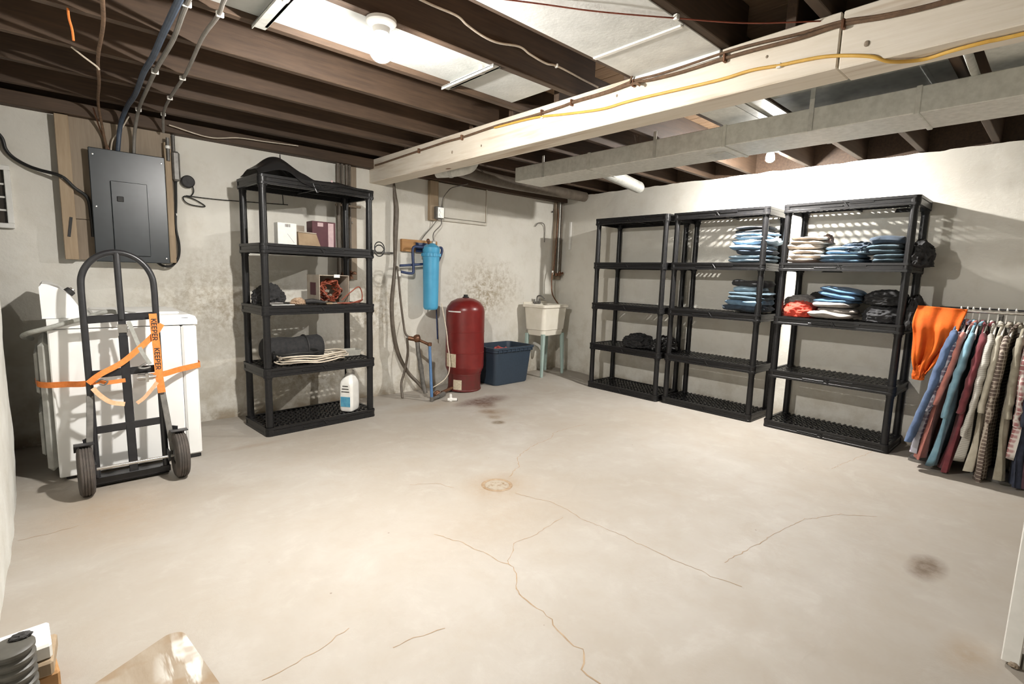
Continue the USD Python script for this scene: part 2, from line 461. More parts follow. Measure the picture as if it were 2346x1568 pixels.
def pillow(w, d, h, seed, ripple=0.12, n=26, power=5.0, sag=0.0):
    """one folded layer of cloth: flat and round-edged, with creases"""
    m = trimesh.creation.icosphere(subdivisions=4)
    v = m.vertices.copy()
    plan = (np.abs(v[:, 0]) ** power + np.abs(v[:, 1]) ** power + 1e-9) ** (1 / power)
    rad = np.sqrt(v[:, 0] ** 2 + v[:, 1] ** 2) + 1e-9
    e = np.clip(1 - np.abs(v[:, 2]), 0, 1)
    k = rad / plan
    spread = np.clip(rad * 1.35, 0, 1)
    x, y = v[:, 0] / rad * k * spread, v[:, 1] / rad * k * spread
    z = np.sign(v[:, 2]) * np.sqrt(np.clip(1 - spread**4, 0, 1)) * 0.5 + 0.0 * e
    p = np.stack([x * w / 2, y * d / 2, z * h], 1)
    q = np.stack([p[:, 0] * 14, p[:, 1] * 9, p[:, 2] * 30 + seed], 1)
    a = meshkit.noise(q + seed * 3.1, seed) - 0.5
    b = np.abs(meshkit.noise(q * 0.6 + 9.7, seed + 3) - 0.5) * 2
    p[:, 2] += h * ripple * (a * 2.2 + b * 1.2)
    p[:, 0] += w * 0.03 * (meshkit.noise(np.stack([p[:, 1] * 18, p[:, 2] * 60, p[:, 0] * 0 + seed], 1), seed + 5) - 0.5) * 2
    p[:, 1] += d * 0.035 * (meshkit.noise(np.stack([p[:, 0] * 18, p[:, 2] * 60, p[:, 0] * 0 + seed], 1), seed + 7) - 0.5) * 2
    p[:, 2] -= sag * (2 * p[:, 0] / w) ** 2
    m.vertices = p
    return m


def folded(w, d, h, seed, layers=3):
    """a folded garment: layers of one cloth, each a bit shifted, joined by the fold at the front"""
    r, ms = np.random.default_rng(seed), []
    t = h / layers
    for i in range(layers):
        a = pillow(w * r.uniform(0.9, 1.0), d * r.uniform(0.9, 1.0), t * 1.25, seed * 10 + i, 0.16)
        a.apply_translation((r.uniform(-0.02, 0.02) * w, r.uniform(-0.03, 0.03) * d, t * (i + 0.5)))
        rotz(a, r.uniform(-3, 3))
        ms.append(a)
    m = cat(ms)
    m.apply_translation((0, 0, -m.bounds[0, 2]))
    return m


def heap(w, d, h, seed, rough=0.28, sub=5):
    """crumpled cloth or film: a dome with sharp creases and a flat foot"""
    m = trimesh.creation.icosphere(subdivisions=sub)
    v = m.vertices.copy()
    q = v * 2.1 + seed * 1.7
    a = 1 - 2 * np.abs(meshkit.noise(q, seed) - 0.5)
    b = 1 - 2 * np.abs(meshkit.noise(q * 2.3 + 5, seed + 1) - 0.5)
    c = meshkit.noise(q * 5.1 + 2, seed + 2) - 0.5
    k = 1 + rough * (1.1 * (a - 0.6) + 0.7 * (b - 0.6) + 0.35 * c)
    v = v * k[:, None]
    v[:, 2] = np.where(v[:, 2] < -0.35, -0.35 + 0.08 * (v[:, 2] + 0.35), v[:, 2])
    v = v - [0, 0, v[:, 2].min()]
    ext = np.ptp(v, axis=0)
    v = (v - [v[:, 0].min() + ext[0] / 2, v[:, 1].min() + ext[1] / 2, 0]) / ext * [w, d, h]
    m.vertices = v
    return m


def rounded_plan(w, d, r, n=6):
    pts = []
    for cx, cy, a0 in ((w / 2 - r, d / 2 - r, 0), (-w / 2 + r, d / 2 - r, 90), (-w / 2 + r, -d / 2 + r, 180), (w / 2 - r, -d / 2 + r, 270)):
        for a in np.radians(np.linspace(a0, a0 + 90, n)):
            pts.append((cx + r * math.cos(a), cy + r * math.sin(a)))
    return np.array(pts)


def loft(rings, cap0=True, cap1=True):
    """rings of equal count joined into a skin"""
    n = len(rings[0])
    v, f = np.vstack(rings), []
    for i in range(len(rings) - 1):
        for j in range(n):
            k = (j + 1) % n
            f += [[i * n + j, i * n + k, (i + 1) * n + k], [i * n + j, (i + 1) * n + k, (i + 1) * n + j]]
    for on, i, flip in ((cap0, 0, True), (cap1, len(rings) - 1, False)):
        if on:
            c = len(v)
            v = np.vstack([v, rings[i].mean(0)])
            for j in range(n):
                k = (j + 1) % n
                f.append([c, i * n + k, i * n + j] if flip else [c, i * n + j, i * n + k])
    return trimesh.Trimesh(v, np.array(f), process=False)


def at(m, p):
    m.apply_translation(p)
    return m


# ------------------------------------------------------------------ things and parts
USED = {}


def numbered(path, name):
    k = USED.get((path, name), -1) + 1
    USED[(path, name)] = k
    return f"{path}/{name}" + (f"_{k:03d}" if k else "")


def data(prim, label=None, category=None, group=None, kind=None):
    for key, text in (("label", label), ("category", category), ("group", group), ("kind", kind)):
        if text:
            prim.SetCustomDataByKey(key, text)


class Thing:
    def __init__(self, name, label, category, loc=(0, 0, 0), turn=0.0, group=None, kind=None):
        self.path = numbered("/World", name)
        x = UsdGeom.Xform.Define(stage, self.path)
        x.AddTranslateOp().Set(Gf.Vec3d(*map(float, loc)))
        x.AddRotateZOp().Set(float(turn))
        self.prim, self.loc, self.turn = x.GetPrim(), np.asarray(loc, float), turn
        data(self.prim, label, category, group, kind)

    def part(self, name, mesh, material, parent=None, label=None, world=False, smooth=35, kind=None):
        if world:
            mesh = mesh.copy()
            mesh.apply_translation(-self.loc)
            rotz(mesh, -self.turn)
        path = numbered(parent or self.path, name)
        m = usdkit.mesh(stage, path, mesh, material, smooth=smooth)
        data(m.GetPrim(), label, kind=kind)
        return path


def single(name, mesh, material, label, category, group=None, kind=None, smooth=35):
    """a thing that is one mesh"""
    path = numbered("/World", name)
    m = usdkit.mesh(stage, path, mesh, material, smooth=smooth)
    data(m.GetPrim(), label, category, group, kind)
    return path


def struct(name, mesh, material, label, smooth=35):
    m = usdkit.mesh(stage, numbered("/World", name), mesh, material, smooth=smooth)
    data(m.GetPrim(), label, name.split("_")[0], kind="structure")
    return str(m.GetPath())


def part(parent, name, mesh, material, label=None, smooth=35, kind=None):
    m = usdkit.mesh(stage, numbered(parent, name), mesh, material, smooth=smooth)
    data(m.GetPrim(), label, kind=kind)
    return str(m.GetPath())


def dup(src, name, label, loc, turn=0.0, group=None, category=None):
    path = numbered("/World", name)
    x = UsdGeom.Xform.Define(stage, path)
    x.GetPrim().GetReferences().AddInternalReference(src.path)
    x.GetPrim().SetInstanceable(True)
    ops = {o.GetOpName(): o for o in x.GetOrderedXformOps()}
    ops["xformOp:translate"].Set(Gf.Vec3d(*map(float, loc)))
    ops["xformOp:rotateZ"].Set(float(turn))
    data(x.GetPrim(), label, category, group)
    return x.GetPrim()


# ------------------------------------------------------------------ the room
YB, XR, XL, JZ, JTOP = 4.59, 5.0, -0.2, 2.28, 2.505


def smooth01(a, b, x):
    t = np.clip((np.asarray(x, float) - a) / (b - a), 0, 1)
    return t * t * (3 - 2 * t)


def floor_h(x, y):
    """the slab climbs a little towards the far corner"""
    return 0.035 * smooth01(2.75, 3.5, x) * smooth01(3.7, 4.2, y)


def floor_surface(u, v):
    x, y = -1.5 + 6.7 * u, -2.4 + 7.2 * v
    return np.stack([x, y, floor_h(x, y)], -1)


FLOOR_PATH = struct("floor", cat([grid_patch(135, 145, floor_surface), span(-1.5, 5.2, -2.4, 4.8, -0.12, -0.02)]), FLOOR, "bare beige concrete basement floor with cracks, stains and a drain", smooth=True)


def lumpy(p, amp, seed):
    return amp * (meshkit.fbm(np.asarray(p) * 3.0 + seed, 4, seed) - 0.5) * 2


def back_surface(u, v):
    x, z = -1.45 + 6.6 * u, -0.05 + 2.25 * v
    y = YB + lumpy(np.stack([x, 0 * x, z], -1), 0.010, 2)
    return np.stack([x, y, z], -1)


def right_surface(u, v):
    y, z = 4.75 - 6.2 * u, -0.05 + 2.32 * v
    top = smooth01(0.93, 1.0, v)
    z = z + top * lumpy(np.stack([y * 3, 0 * y, 0 * y], -1), 0.009, 5)
    x = XR + lumpy(np.stack([0 * y, y, z], -1), 0.010, 9)
    return np.stack([x, y, z], -1)


struct("wall_back", cat([grid_patch(220, 75, back_surface), span(-1.45, 5.15, YB + 0.02, YB + 0.2, -0.05, 2.2)]), WALL_BACK, "stained off-white painted concrete back wall", smooth=True)
m = grid_patch(200, 75, right_surface)
struct("wall_right", cat([m, span(XR + 0.03, XR + 0.2, -1.4, 4.75, -0.05, 2.25)]), WALL_RIGHT, "off-white painted concrete wall behind the shelving units", smooth=True)


def left_surface(u, v):
    y, z = -2.3 + 6.17 * u, -0.05 + 2.33 * v
    x = XL + lumpy(np.stack([0 * y, y, z], -1), 0.012, 4) - 0.03 * smooth01(0.97, 1, u)
    return np.stack([x, y, z], -1)


struct("wall_left", cat([grid_patch(90, 40, left_surface), span(XL - 0.2, XL - 0.03, -2.3, 3.86, -0.05, 2.28)]), WALL_WHITE, "white painted wall at the left edge, ending short of the back wall", smooth=True)
struct("wall_alcove", span(-1.55, -1.4, 3.0, 4.6, -0.05, 2.28), WALL_WHITE, "white wall of the recess beyond the left wall")
struct("wall_front", span(-1.5, 2.4, -2.45, -2.3, -0.05, 2.5), WALL_WHITE, "white wall behind the viewer")
struct("wall_partition", span(2.302, 2.42, -2.3, -0.032, 0.0, 2.066), WALL_WHITE, "white partition wall at the right edge under the beam")
struct("wall_side", span(2.42, 5.2, -1.5, -1.35, -0.05, 2.5), WALL_WHITE, "white wall closing the room behind the clothes rack")
T = Thing("trim_1", "white painted post board with a chipped foot at the right edge", "trim", (2.30, 0, 0), kind="structure")
T.part("board", cat([span(2.284, 2.42, -0.026, 0.02, 0.012, 2.066, 0.003)]), WHITE_PLASTIC, world=True)
T.part("chipped_foot", at(heap(0.02, 0.03, 0.02, 4, sub=3), (2.287, -0.012, 0.004)), OLDWOOD, world=True)

# ceiling: subfloor boards on joists
C = Thing("ceiling", "open ceiling of dark wooden joists under tan subfloor boards", "ceiling", kind="structure")
x, k = -1.5, 0
while x < 5.2:
    C.part("subfloor_board", span(x, x + 0.137, -2.4, 4.8, JTOP, JTOP + 0.02 + 0.002 * (k % 3), 0.002), SUBFLOOR)
    x, k = x + 0.14, k + 1
LEFT_JOISTS = [4.34, 3.86, 3.41, 2.925, 2.49, 2.06, 1.66, 1.17, 0.77, 0.34, -0.08, -0.5, -0.95, -1.4, -1.85]
RIGHT_JOISTS = [4.40, 3.95, 3.50, 3.04, 2.61, 2.205, 1.70, 1.30, 0.90, 0.485, 0.05, -0.4, -0.85]
for y in LEFT_JOISTS:
    C.part("joist", span(-1.5, 2.462, y - 0.021, y + 0.021, JZ, JTOP, 0.003), JOIST)
for y in RIGHT_JOISTS:
    C.part("joist", span(2.31, 5.2, y - 0.021, y + 0.021, JZ, JTOP, 0.003), JOIST)
C.part("sill_plate", span(-1.5, 5.2, 4.50, 4.78, 2.195, 2.279, 0.004), JOIST)
C.part("rim_joist", span(-1.5, 5.2, 4.60, 4.64, JZ, JTOP), JOIST)
C.part("rim_joist", span(5.10, 5.14, -1.4, 4.6, JZ, JTOP), JOIST)

# floor cracks: thin dirt-filled lines, parts of the floor

def crack_line(points, width, seed):
    r = np.random.default_rng(seed)
    p = np.array(points, float)
    out = [p[0]]
    for a, b in zip(p[:-1], p[1:]):
        n = max(2, int(np.linalg.norm(b - a) / 0.022))
        d = (b - a) / np.linalg.norm(b - a)
        nrm = np.array([-d[1], d[0]])
        for i in range(1, n + 1):
            out.append(a + (b - a) * i / n + (nrm * r.normal(0, 0.0045) if i < n else 0))
    q = np.array(out)
    t = np.gradient(q, axis=0)
    t /= np.linalg.norm(t, axis=1, keepdims=True)
    w = width * r.uniform(0.35, 1.0, len(q))[:, None] * np.stack([-t[:, 1], t[:, 0]], 1) / 2
    v = np.vstack([np.c_[q + w, np.full(len(q), 0.0006)], np.c_[q - w, np.full(len(q), 0.0006)]])
    n, f = len(q), []
    for i in range(n - 1):
        f += [[i, i + n, i + n + 1], [i, i + n + 1, i + 1]]
    return trimesh.Trimesh(v, f, process=False)


FLOOR_CRACKS = [
    (0.006, [(2.042, 2.223), (2.158, 2.296), (2.206, 2.307), (2.237, 2.352)]),
    (0.004, [(2.237, 2.352), (2.304, 2.434), (2.431, 2.502), (2.593, 2.555), (2.803, 2.589), (2.884, 2.637), (2.914, 2.67)]),
    (0.0035, [(2.914, 2.67), (3.05, 2.685), (3.315, 2.673)]),
    (0.005, [(1.288, 1.922), (1.342, 1.801), (1.361, 1.677), (1.377, 1.603), (1.376, 1.551), (1.396, 1.508), (1.397, 1.477), (1.374, 1.433), (1.334, 1.387), (1.303, 1.356), (1.289, 1.324), (1.285, 1.282), (1.281, 1.218), (1.281, 1.139), (1.253, 1.087), (1.243, 1.031), (1.252, 0.969), (1.228, 0.945), (1.178, 0.914), (1.174, 0.887), (1.179, 0.838)]),
    (0.003, [(1.398, 1.51), (1.435, 1.542), (1.486, 1.575), (1.528, 1.619), (1.651, 1.612), (1.908, 1.652)]),
    (0.0035, [(1.91, 2.026), (1.946, 1.902), (1.986, 1.821), (1.99, 1.695), (1.968, 1.555), (1.992, 1.38), (1.989, 1.302), (1.993, 1.207), (1.997, 1.029), (2.006, 0.873), (2.031, 0.774)]),
    (0.003, [(0.768, 1.383), (0.817, 1.382), (0.9, 1.362), (0.955, 1.35)]),
    (0.003, [(-0.182, 3.036), (-0.111, 3.037), (-0.036, 3.043), (0.026, 3.047)]),
    (0.003, [(2.151, 0.904), (2.492, 0.869), (2.72, 0.85), (2.889, 0.823), (3.112, 0.721), (3.256, 0.573)]),
    (0.003, [(1.677, 2.302), (1.632, 2.417), (1.497, 2.491)]),
    (0.003, [(3.874, 0.967), (4.272, 0.924), (4.649, 0.872)]),
    (0.003, [(0.399, 1.515), (0.503, 1.518), (0.626, 1.542), (0.698, 1.565)]),
]
for i, (w, pts) in enumerate(FLOOR_CRACKS):
    part(FLOOR_PATH, "crack", crack_line(pts, w * 1.35, 40 + i), CRACK, smooth=False)

# the two windows of the back wall
T = Thing("window_1", "dark cellar window with white muntins high in the back wall recess", "window", (-0.42, 4.59, 1.45), kind="structure")
T.part("frame", cat([span(-0.72, -0.142, 4.55, 4.60, 1.445, 1.475, 0.003), span(-0.72, -0.142, 4.55, 4.60, 1.80, 1.83, 0.003), span(-0.172, -0.142, 4.55, 4.60, 1.475, 1.80, 0.003), span(-0.72, -0.69, 4.55, 4.60, 1.475, 1.80, 0.003)]), WHITE_PLASTIC, world=True)
for px in (-0.62, -0.54, -0.46, -0.38, -0.30, -0.225):
    T.part("muntin", span(px - 0.006, px + 0.006, 4.56, 4.59, 1.475, 1.80, 0.002), WHITE_PLASTIC, world=True)
for pz in (1.555, 1.635, 1.715):
    T.part("muntin", span(-0.69, -0.172, 4.562, 4.588, pz - 0.006, pz + 0.006, 0.002), WHITE_PLASTIC, world=True)
T.part("pane", span(-0.70, -0.16, 4.578, 4.584, 1.46, 1.81), WINDOW_DARK, world=True)
T = Thing("window_2", "painted-over window board in the back wall above the blue filter", "window", (3.38, 4.57, 1.82), kind="structure")
T.part("board", span(3.05, 3.705, 4.566, 4.60, 1.835, 2.19, 0.004), PAINTED_BOARD, world=True)
T.part("casing", cat([span(3.705, 3.72, 4.555, 4.60, 1.81, 2.195, 0.002), span(3.03, 3.72, 4.552, 4.60, 1.80, 1.828, 0.003)]), PAINTED_BOARD, world=True)
T.part("gap", span(3.7035, 3.7055, 4.5645, 4.57, 1.84, 2.19), CRACK, world=True)

# ------------------------------------------------------------------ beam and ceiling fittings
T = Thing("support_beam", "long cream-painted wooden beam with knots crossing the ceiling", "beam", (2.38, 2.0, 2.17))
T.part("beam_length", span(2.30, 2.462, 0.712, 4.62, 2.074, 2.279, 0.004), BEAM, world=True)
T.part("beam_length", span(2.302, 2.46, -2.3, 0.706, 2.068, 2.279, 0.004), BEAM, world=True)
for k, (y, z, r) in enumerate([(0.62, 2.135, 0.010), (0.30, 2.22, 0.012), (0.12, 2.165, 0.010), (0.98, 2.19, 0.006), (1.75, 2.21, 0.007), (3.25, 2.15, 0.011), (2.9, 2.14, 0.008)]):
    m = heap(r * 2.2, r * 1.7, 0.004, 60 + k, sub=3)
    rot(m, -90, [0, 1, 0])
    T.part("knot", at(m, (2.3005, y, z)), OLDWOOD, world=True)


def cable(name, points, r, material, label, category="cable", clips=(), clip_mat=None, sides=10, group=None, clip_size=(0.012, 0.02, 0.02)):
    t = Thing(name, label, category, points[0], group=group)
    t.part("run", tube(points, r, sides), material, world=True)
    for c in clips:
        t.part("clip", box(clip_size, c, 0.003), clip_mat or WHITE_PLASTIC, world=True)
    return t


cable("yellow_cable", [(2.291, 2.75, 2.232), (2.291, 2.366, 2.219), (2.291, 2.125, 2.19), (2.291, 1.851, 2.16), (2.291, 1.693, 2.161), (2.291, 1.561, 2.159), (2.291, 1.359, 2.151), (2.291, 1.174, 2.145), (2.291, 1.04, 2.149), (2.291, 0.921, 2.138), (2.291, 0.848, 2.134), (2.291, 0.738, 2.122), (2.292, 0.606, 2.085), (2.32, 0.55, 2.060), (2.36, 0.50, 2.058), (2.385, 0.45, 2.060), (2.365, 0.379, 2.060), (2.356, 0.29, 2.060), (2.362, 0.20, 2.060), (2.36, -0.3, 2.060)], 0.0065, YELLOW_CABLE,
      "yellow cable sagging along the side of the cream beam", clips=[(2.292, 0.925, 2.138), (2.292, 2.30, 2.212)])
bx = [(4.45, 2.216), (4.273, 2.217), (3.69, 2.228), (3.321, 2.234), (3.116, 2.231), (2.757, 2.239), (2.602, 2.237), (2.339, 2.233), (2.14, 2.236), (2.05, 2.24), (1.808, 2.238), (1.642, 2.244), (1.513, 2.233), (1.362, 2.228), (1.159, 2.231), (1.026, 2.229), (0.855, 2.222), (0.703, 2.225), (0.565, 2.207), (0.384, 2.197), (0.0, 2.195)]
t = cable("brown_cable", [(2.290, y, z) for y, z in bx], 0.0075, BROWN_CABLE, "old brown cloth cable stapled near the top of the beam",
          clips=[(2.290, y, z) for y, z in ((3.116, 2.231), (2.06, 2.24), (1.64, 2.243), (1.16, 2.231), (0.70, 2.225), (2.30, 2.234), (3.7, 2.228))], clip_mat=COPPER, clip_size=(0.024, 0.012, 0.036))
t.part("strand", tube([(2.288, y, z + 0.014 - 0.01 * math.sin(4 * y)) for y, z in bx if y < 2.1], 0.006, 10), BROWN_CABLE, world=True)
t.part("loose_end", tube([(2.284, 1.66, 2.245), (2.272, 1.645, 2.262), (2.28, 1.64, 2.28), (2.295, 1.63, 2.285)], 0.005, 8), BROWN_CABLE, world=True)
t.part("loose_end", tube([(2.284, 1.64, 2.24), (2.262, 1.60, 2.225), (2.27, 1.585, 2.215)], 0.007, 8), BROWN_CABLE, world=True)
cable("white_cable", [(0.4, 2.030, 2.43), (1.0, 2.030, 2.42), (1.285, 2.030, 2.408), (1.448, 2.030, 2.41), (1.51, 2.030, 2.39), (1.602, 2.030, 2.372), (1.697, 2.030, 2.371), (1.842, 2.030, 2.397), (1.92, 2.030, 2.383), (2.035, 2.030, 2.373), (2.137, 2.030, 2.384), (2.36, 2.030, 2.371), (2.48, 2.030, 2.367)], 0.0055, WHITE_CABLE,
      "pale cable draped along the dark joist beside the white panel", clips=[(2.12, 2.030, 2.384)])
cable("blue_black_cable", [(0.435, 0.9, 2.262), (0.435, 2.0, 2.262), (0.439, 2.45, 2.258), (0.443, 2.827, 2.262), (0.447, 3.18, 2.258), (0.443, 3.457, 2.26), (0.453, 3.924, 2.258), (0.444, 4.285, 2.255), (0.42, 4.45, 2.17), (0.40, 4.50, 2.0)], 0.014, BLUE_CABLE,
      "thick blue-black cable running under the joists to the breaker panel")
cable("grey_cable", [(0.47, 0.9, 2.266), (0.467, 2.0, 2.266), (0.467, 2.469, 2.26), (0.488, 2.891, 2.266), (0.484, 3.313, 2.26), (0.495, 3.789, 2.266), (0.508, 4.279, 2.26), (0.50, 4.47, 2.15), (0.49, 4.51, 2.0)], 0.0105, GREY_CABLE,
      "grey cable next to the blue-black cable under the joists", clips=[(0.467, 2.463, 2.262), (0.485, 3.41, 2.262), (0.508, 4.3, 2.262)], clip_size=(0.034, 0.012, 0.026))
cable("grey_cable", [(0.57, 1.0, 2.268), (0.57, 2.1, 2.268), (0.570, 2.33, 2.268), (0.580, 2.476, 2.262), (0.581, 2.76, 2.268), (0.600, 3.1, 2.266), (0.612, 3.386, 2.262), (0.618, 3.825, 2.262), (0.642, 4.261, 2.262), (0.665, 4.47, 2.18)], 0.0085, GREY_CABLE,
      "thin grey cable with white clips, right of the other ceiling cables", clips=[(0.583, 2.463, 2.262), (0.610, 3.41, 2.262), (0.618, 3.86, 2.262), (0.645, 4.3, 2.262)], clip_size=(0.03, 0.012, 0.022))
cable("grey_cable", [(0.20, 1.2, 2.27), (0.21, 2.4, 2.268), (0.24, 2.92, 2.262), (0.25, 3.41, 2.262), (0.28, 3.86, 2.262), (0.30, 4.3, 2.25), (0.33, 4.5, 2.12), (0.345, 4.52, 2.0)], 0.008, BROWN_CABLE,
      "dusty brown cable furthest left under the dark joists")
for pts, mt, lb in (([(0.127, 2.915, 2.28), (0.128, 2.91, 2.24), (0.135, 2.91, 2.20), (0.137, 2.905, 2.155)], ORANGE_STRAP, "short orange string hanging from a dark joist"),
                    ([(0.15, 3.40, 2.28), (0.19, 3.40, 2.25), (0.24, 3.395, 2.215), (0.25, 3.39, 2.20)], WHITE_CABLE, "stray pale wire end under the joists at upper left"),
                    ([(0.47, 4.45, 2.24), (0.43, 4.50, 2.16), (0.38, 4.52, 2.08), (0.365, 4.52, 2.0)], WHITE_CABLE, "tan wire running down into the breaker panel top"),
                    ([(0.28, 4.40, 2.24), (0.31, 4.50, 2.15), (0.34, 4.52, 2.06), (0.36, 4.52, 2.0)], COPPER, "copper-brown wire running down into the breaker panel top"),
                    ([(0.7, 4.46, 2.235), (0.95, 4.46, 2.20), (1.15, 4.46, 2.235), (1.35, 4.46, 2.245), (1.6, 4.46, 2.26)], WHITE_CABLE, "thin wire sagging along the dark sill above the back wall")):
    single("loose_wire", tube(pts, 0.0045, 8), mt, lb, "wire")
cable("pull_string", [(1.0, 1.76, 2.264), (1.397, 1.499, 2.262), (1.62, 1.35, 2.257), (1.888, 1.169, 2.264), (2.1, 0.98, 2.256), (2.315, 0.772, 2.268)], 0.0028, CABLE_RED, "thin red-brown string stretched under the white ceiling panel", "string", clips=[(1.888, 1.169, 2.268)], clip_size=(0.02, 0.02, 0.022))

# white sheets that close two joist bays
T = Thing("ceiling_panel", "large white sheet closing a joist bay beside the beam", "panel", (1.6, 1.4, 2.27))
T.part("sheet", span(1.976, 2.296, 1.185, 1.648, 2.2735, 2.2795, 0.001), WHITE_PANEL, world=True)
T.part("sheet", span(-0.1, 1.971, 1.185, 1.648, 2.2735, 2.2795, 0.001), WHITE_PANEL, world=True)
T.part("seam", span(1.960, 1.984, 1.19, 1.645, 2.266, 2.2745, 0.003), WHITE_PLASTIC, world=True)
T.part("edge_angle", cat([span(2.288, 2.2985, 1.185, 1.648, 2.243, 2.274, 0.002)]), WHITE_PLASTIC, world=True)
T = Thing("ceiling_panel", "white sheet set between two joists behind the bright bulb", "panel", (1.2, 2.28, 2.31))
T.part("sheet", span(0.55, 2.19, 2.083, 2.467, 2.306, 2.312), GREY_PANEL, world=True)
for lb, x0, x1 in (("bent metal channel strap on the white ceiling sheet near the beam", 1.69, 1.738), ("bent metal channel strap on the white ceiling sheet near the cables", 0.712, 0.768)):
    T = Thing("metal_strap", lb, "strap", ((x0 + x1) / 2, 2.28, 2.28))
    T.part("channel", cat([span(x0, x1, 2.05, 2.50, 2.272, 2.279, 0.001), span(x0, x0 + 0.004, 2.05, 2.50, 2.262, 2.276), span(x1 - 0.012, x1, 2.05, 2.47, 2.272, 2.305)]), GALV_PIPE, world=True)
    T.part("hanger_tab", cat([span(x1 - 0.03, x1 - 0.01, 2.16, 2.19, 2.27, 2.31)]), GALV_PIPE, world=True)


def lamp(label, p, material, r=0.038, pull=False):
    """bare bulb in a porcelain holder screwed to a joist"""
    t = Thing("ceiling_lamp", label, "lamp", p)
    holder = lathe([(0, 0), (0.062, 0), (0.062, -0.012), (0.054, -0.022), (0.036, -0.030), (0.031, -0.052), (0.027, -0.054), (0, -0.054)])
    t.part("lampholder", holder, PORCELAIN)
    k = r / 0.030
    zc = -0.104 - 0.010 * k        # widest point: above it the bulb is an opaque white base, below it the lit dome
    ring = [(r * math.cos(a), zc + r * math.sin(a) * 0.95) for a in np.linspace(0, LAMP_LIP, 5)]
    t.part("bulb_base", lathe([(0.013, -0.052), (0.013, -0.058), (0.016 * k, -0.064), (0.025 * k, -0.084)] + ring + [(0, ring[-1][1])], sides=28), BULB_NECK)
    dome = [(r * math.cos(a), zc - 0.0006 - 0.95 * r * math.sin(a)) for a in np.linspace(-LAMP_LIP, math.pi / 2 - 0.01, 14)]
    t.part("bulb", lathe([(0, dome[0][1])] + dome + [(0.0, zc - 0.0006 - 0.95 * r)], sides=28), material, smooth=True)
    if pull:
        t.part("pull_chain", tube([(0.03, 0, -0.03), (0.034, 0.002, -0.09), (0.033, 0.004, -0.14)], 0.0018, 6), CHROME)
    return t


lamp("bare lit bulb in a white holder in the middle of the ceiling", (1.09, 2.06, JZ - 0.001), BULB, 0.048)
T = lamp("bare lit bulb above the shelving by the right wall", (4.37, 1.765, JZ + 0.085), BULB_SHELF, 0.036)
T.part("mounting_block", span(4.30, 4.44, 1.722, 2.183, JZ + 0.086, JZ + 0.125, 0.003), JOIST, world=True)
T.part("socket_outlet", rot(at(lathe([(0, -0.05), (0.014, -0.048), (0.016, 0.0), (0.016, 0.05), (0, 0.052)], sides=20), (0, 0, 0)), 90, [1, 0, 0]).apply_translation((0.02, -0.10, -0.045)), PORCELAIN)

# ductwork right of the beam
T = Thing("sheet_metal_duct", "long rectangular sheet metal duct hung under the joists", "duct", (3.4, 2.0, 2.1))
for y0, y1, z0 in ((3.56, 2.70, 2.10), (2.695, 1.60, 2.098), (1.595, 0.625, 2.10), (0.615, -1.3, 2.098)):
    T.part("duct_section", span(3.225, 3.57, y1, y0, z0, 2.226, 0.004), GALV, world=True)
for y in (2.697, 1.597, 0.62):
    T.part("drive_cleat", cat([span(3.219, 3.576, y - 0.012, y + 0.012, 2.092, 2.230, 0.003)]), GALV, world=True)
for y in (3.2, 2.1, 1.1, -0.2):
    for xs in (3.219, 3.5705):
        T.part("hanger_strap", span(xs, xs + 0.0055, y - 0.012, y + 0.012, 2.10, 2.279), GALV_PIPE, world=True)
T.part("patch_plate", span(3.34, 3.53, 1.645, 1.77, 2.094, 2.099, 0.002), GALV_PIPE, world=True)
T.part("end_elbow", loft([np.c_[np.array([[3.24, 3.55], [3.56, 3.55], [3.56, 3.57], [3.24, 3.57]]), np.full(4, z)] for z in (2.104, 2.222)]), GALV, world=True)
T.part("branch_collar", rot(lathe([(0.0, -0.02), (0.065, -0.02), (0.065, 0.03), (0.058, 0.03), (0, 0.03)], sides=28), 90, [0, 1, 0]).apply_translation((3.59, 2.82, 2.168)), GALV_PIPE, world=True)
T.part("branch_pipe", rod((3.57, 2.84, 2.17), (4.40, 3.02, 2.155), 0.056, sides=28), GALV_PIPE, world=True)
T.part("pipe_cap", rod((4.395, 3.019, 2.155), (4.425, 3.025, 2.153), 0.058, 0.05, sides=28), GALV_PIPE, world=True)
T = Thing("elbow_duct", "short grey elbow duct behind the beam near the back wall", "duct", (2.72, 3.75, 2.12))
T.part("elbow", tube([(2.60, 3.90, 2.13), (2.66, 3.78, 2.13), (2.74, 3.70, 2.15), (2.80, 3.66, 2.19), (2.835, 3.65, 2.30), (2.84, 3.65, 2.503)], 0.046, 22), GALV, world=True)
T.part("crimp_ring", tube([(2.655, 3.79, 2.13), (2.672, 3.765, 2.13)], 0.050, 22, smooth=False), GALV_PIPE, world=True)
T = Thing("round_duct", "dark round duct pipe lying along the back wall top", "duct", (3.6, 4.1, 2.2))
T.part("pipe", tube([(2.80, 3.88, 2.19), (3.2, 4.02, 2.20), (3.7, 4.12, 2.215), (4.3, 4.16, 2.23), (4.95, 4.18, 2.24)], 0.062, 20), BROWN_PIPE, world=True)
T = Thing("bay_sheet_metal", "grey sheet metal closing the joist bays above the duct", "sheet metal", (3.0, 1.2, 2.27))
for y0, y1 in ((1.46, 1.68), (1.325, 1.395), (0.06, 0.38)):
    T.part("pan", span(2.466, 3.60, y0, y1, 2.274, 2.278), GALV, world=True)
T.part("shiny_pan", span(2.466, 3.60, 0.50, 1.262, 2.274, 2.278), SHINY, world=True)
T.part("strap", cat([span(2.466, 3.60, 1.285, 1.318, 2.268, 2.278), span(2.466, 3.60, 1.40, 1.45, 2.270, 2.279)]), GALV_PIPE, world=True)
T.part("strap", rod((2.60, 0.42, 2.262), (3.30, 0.42, 2.232), 0.016), GALV_PIPE, world=True)

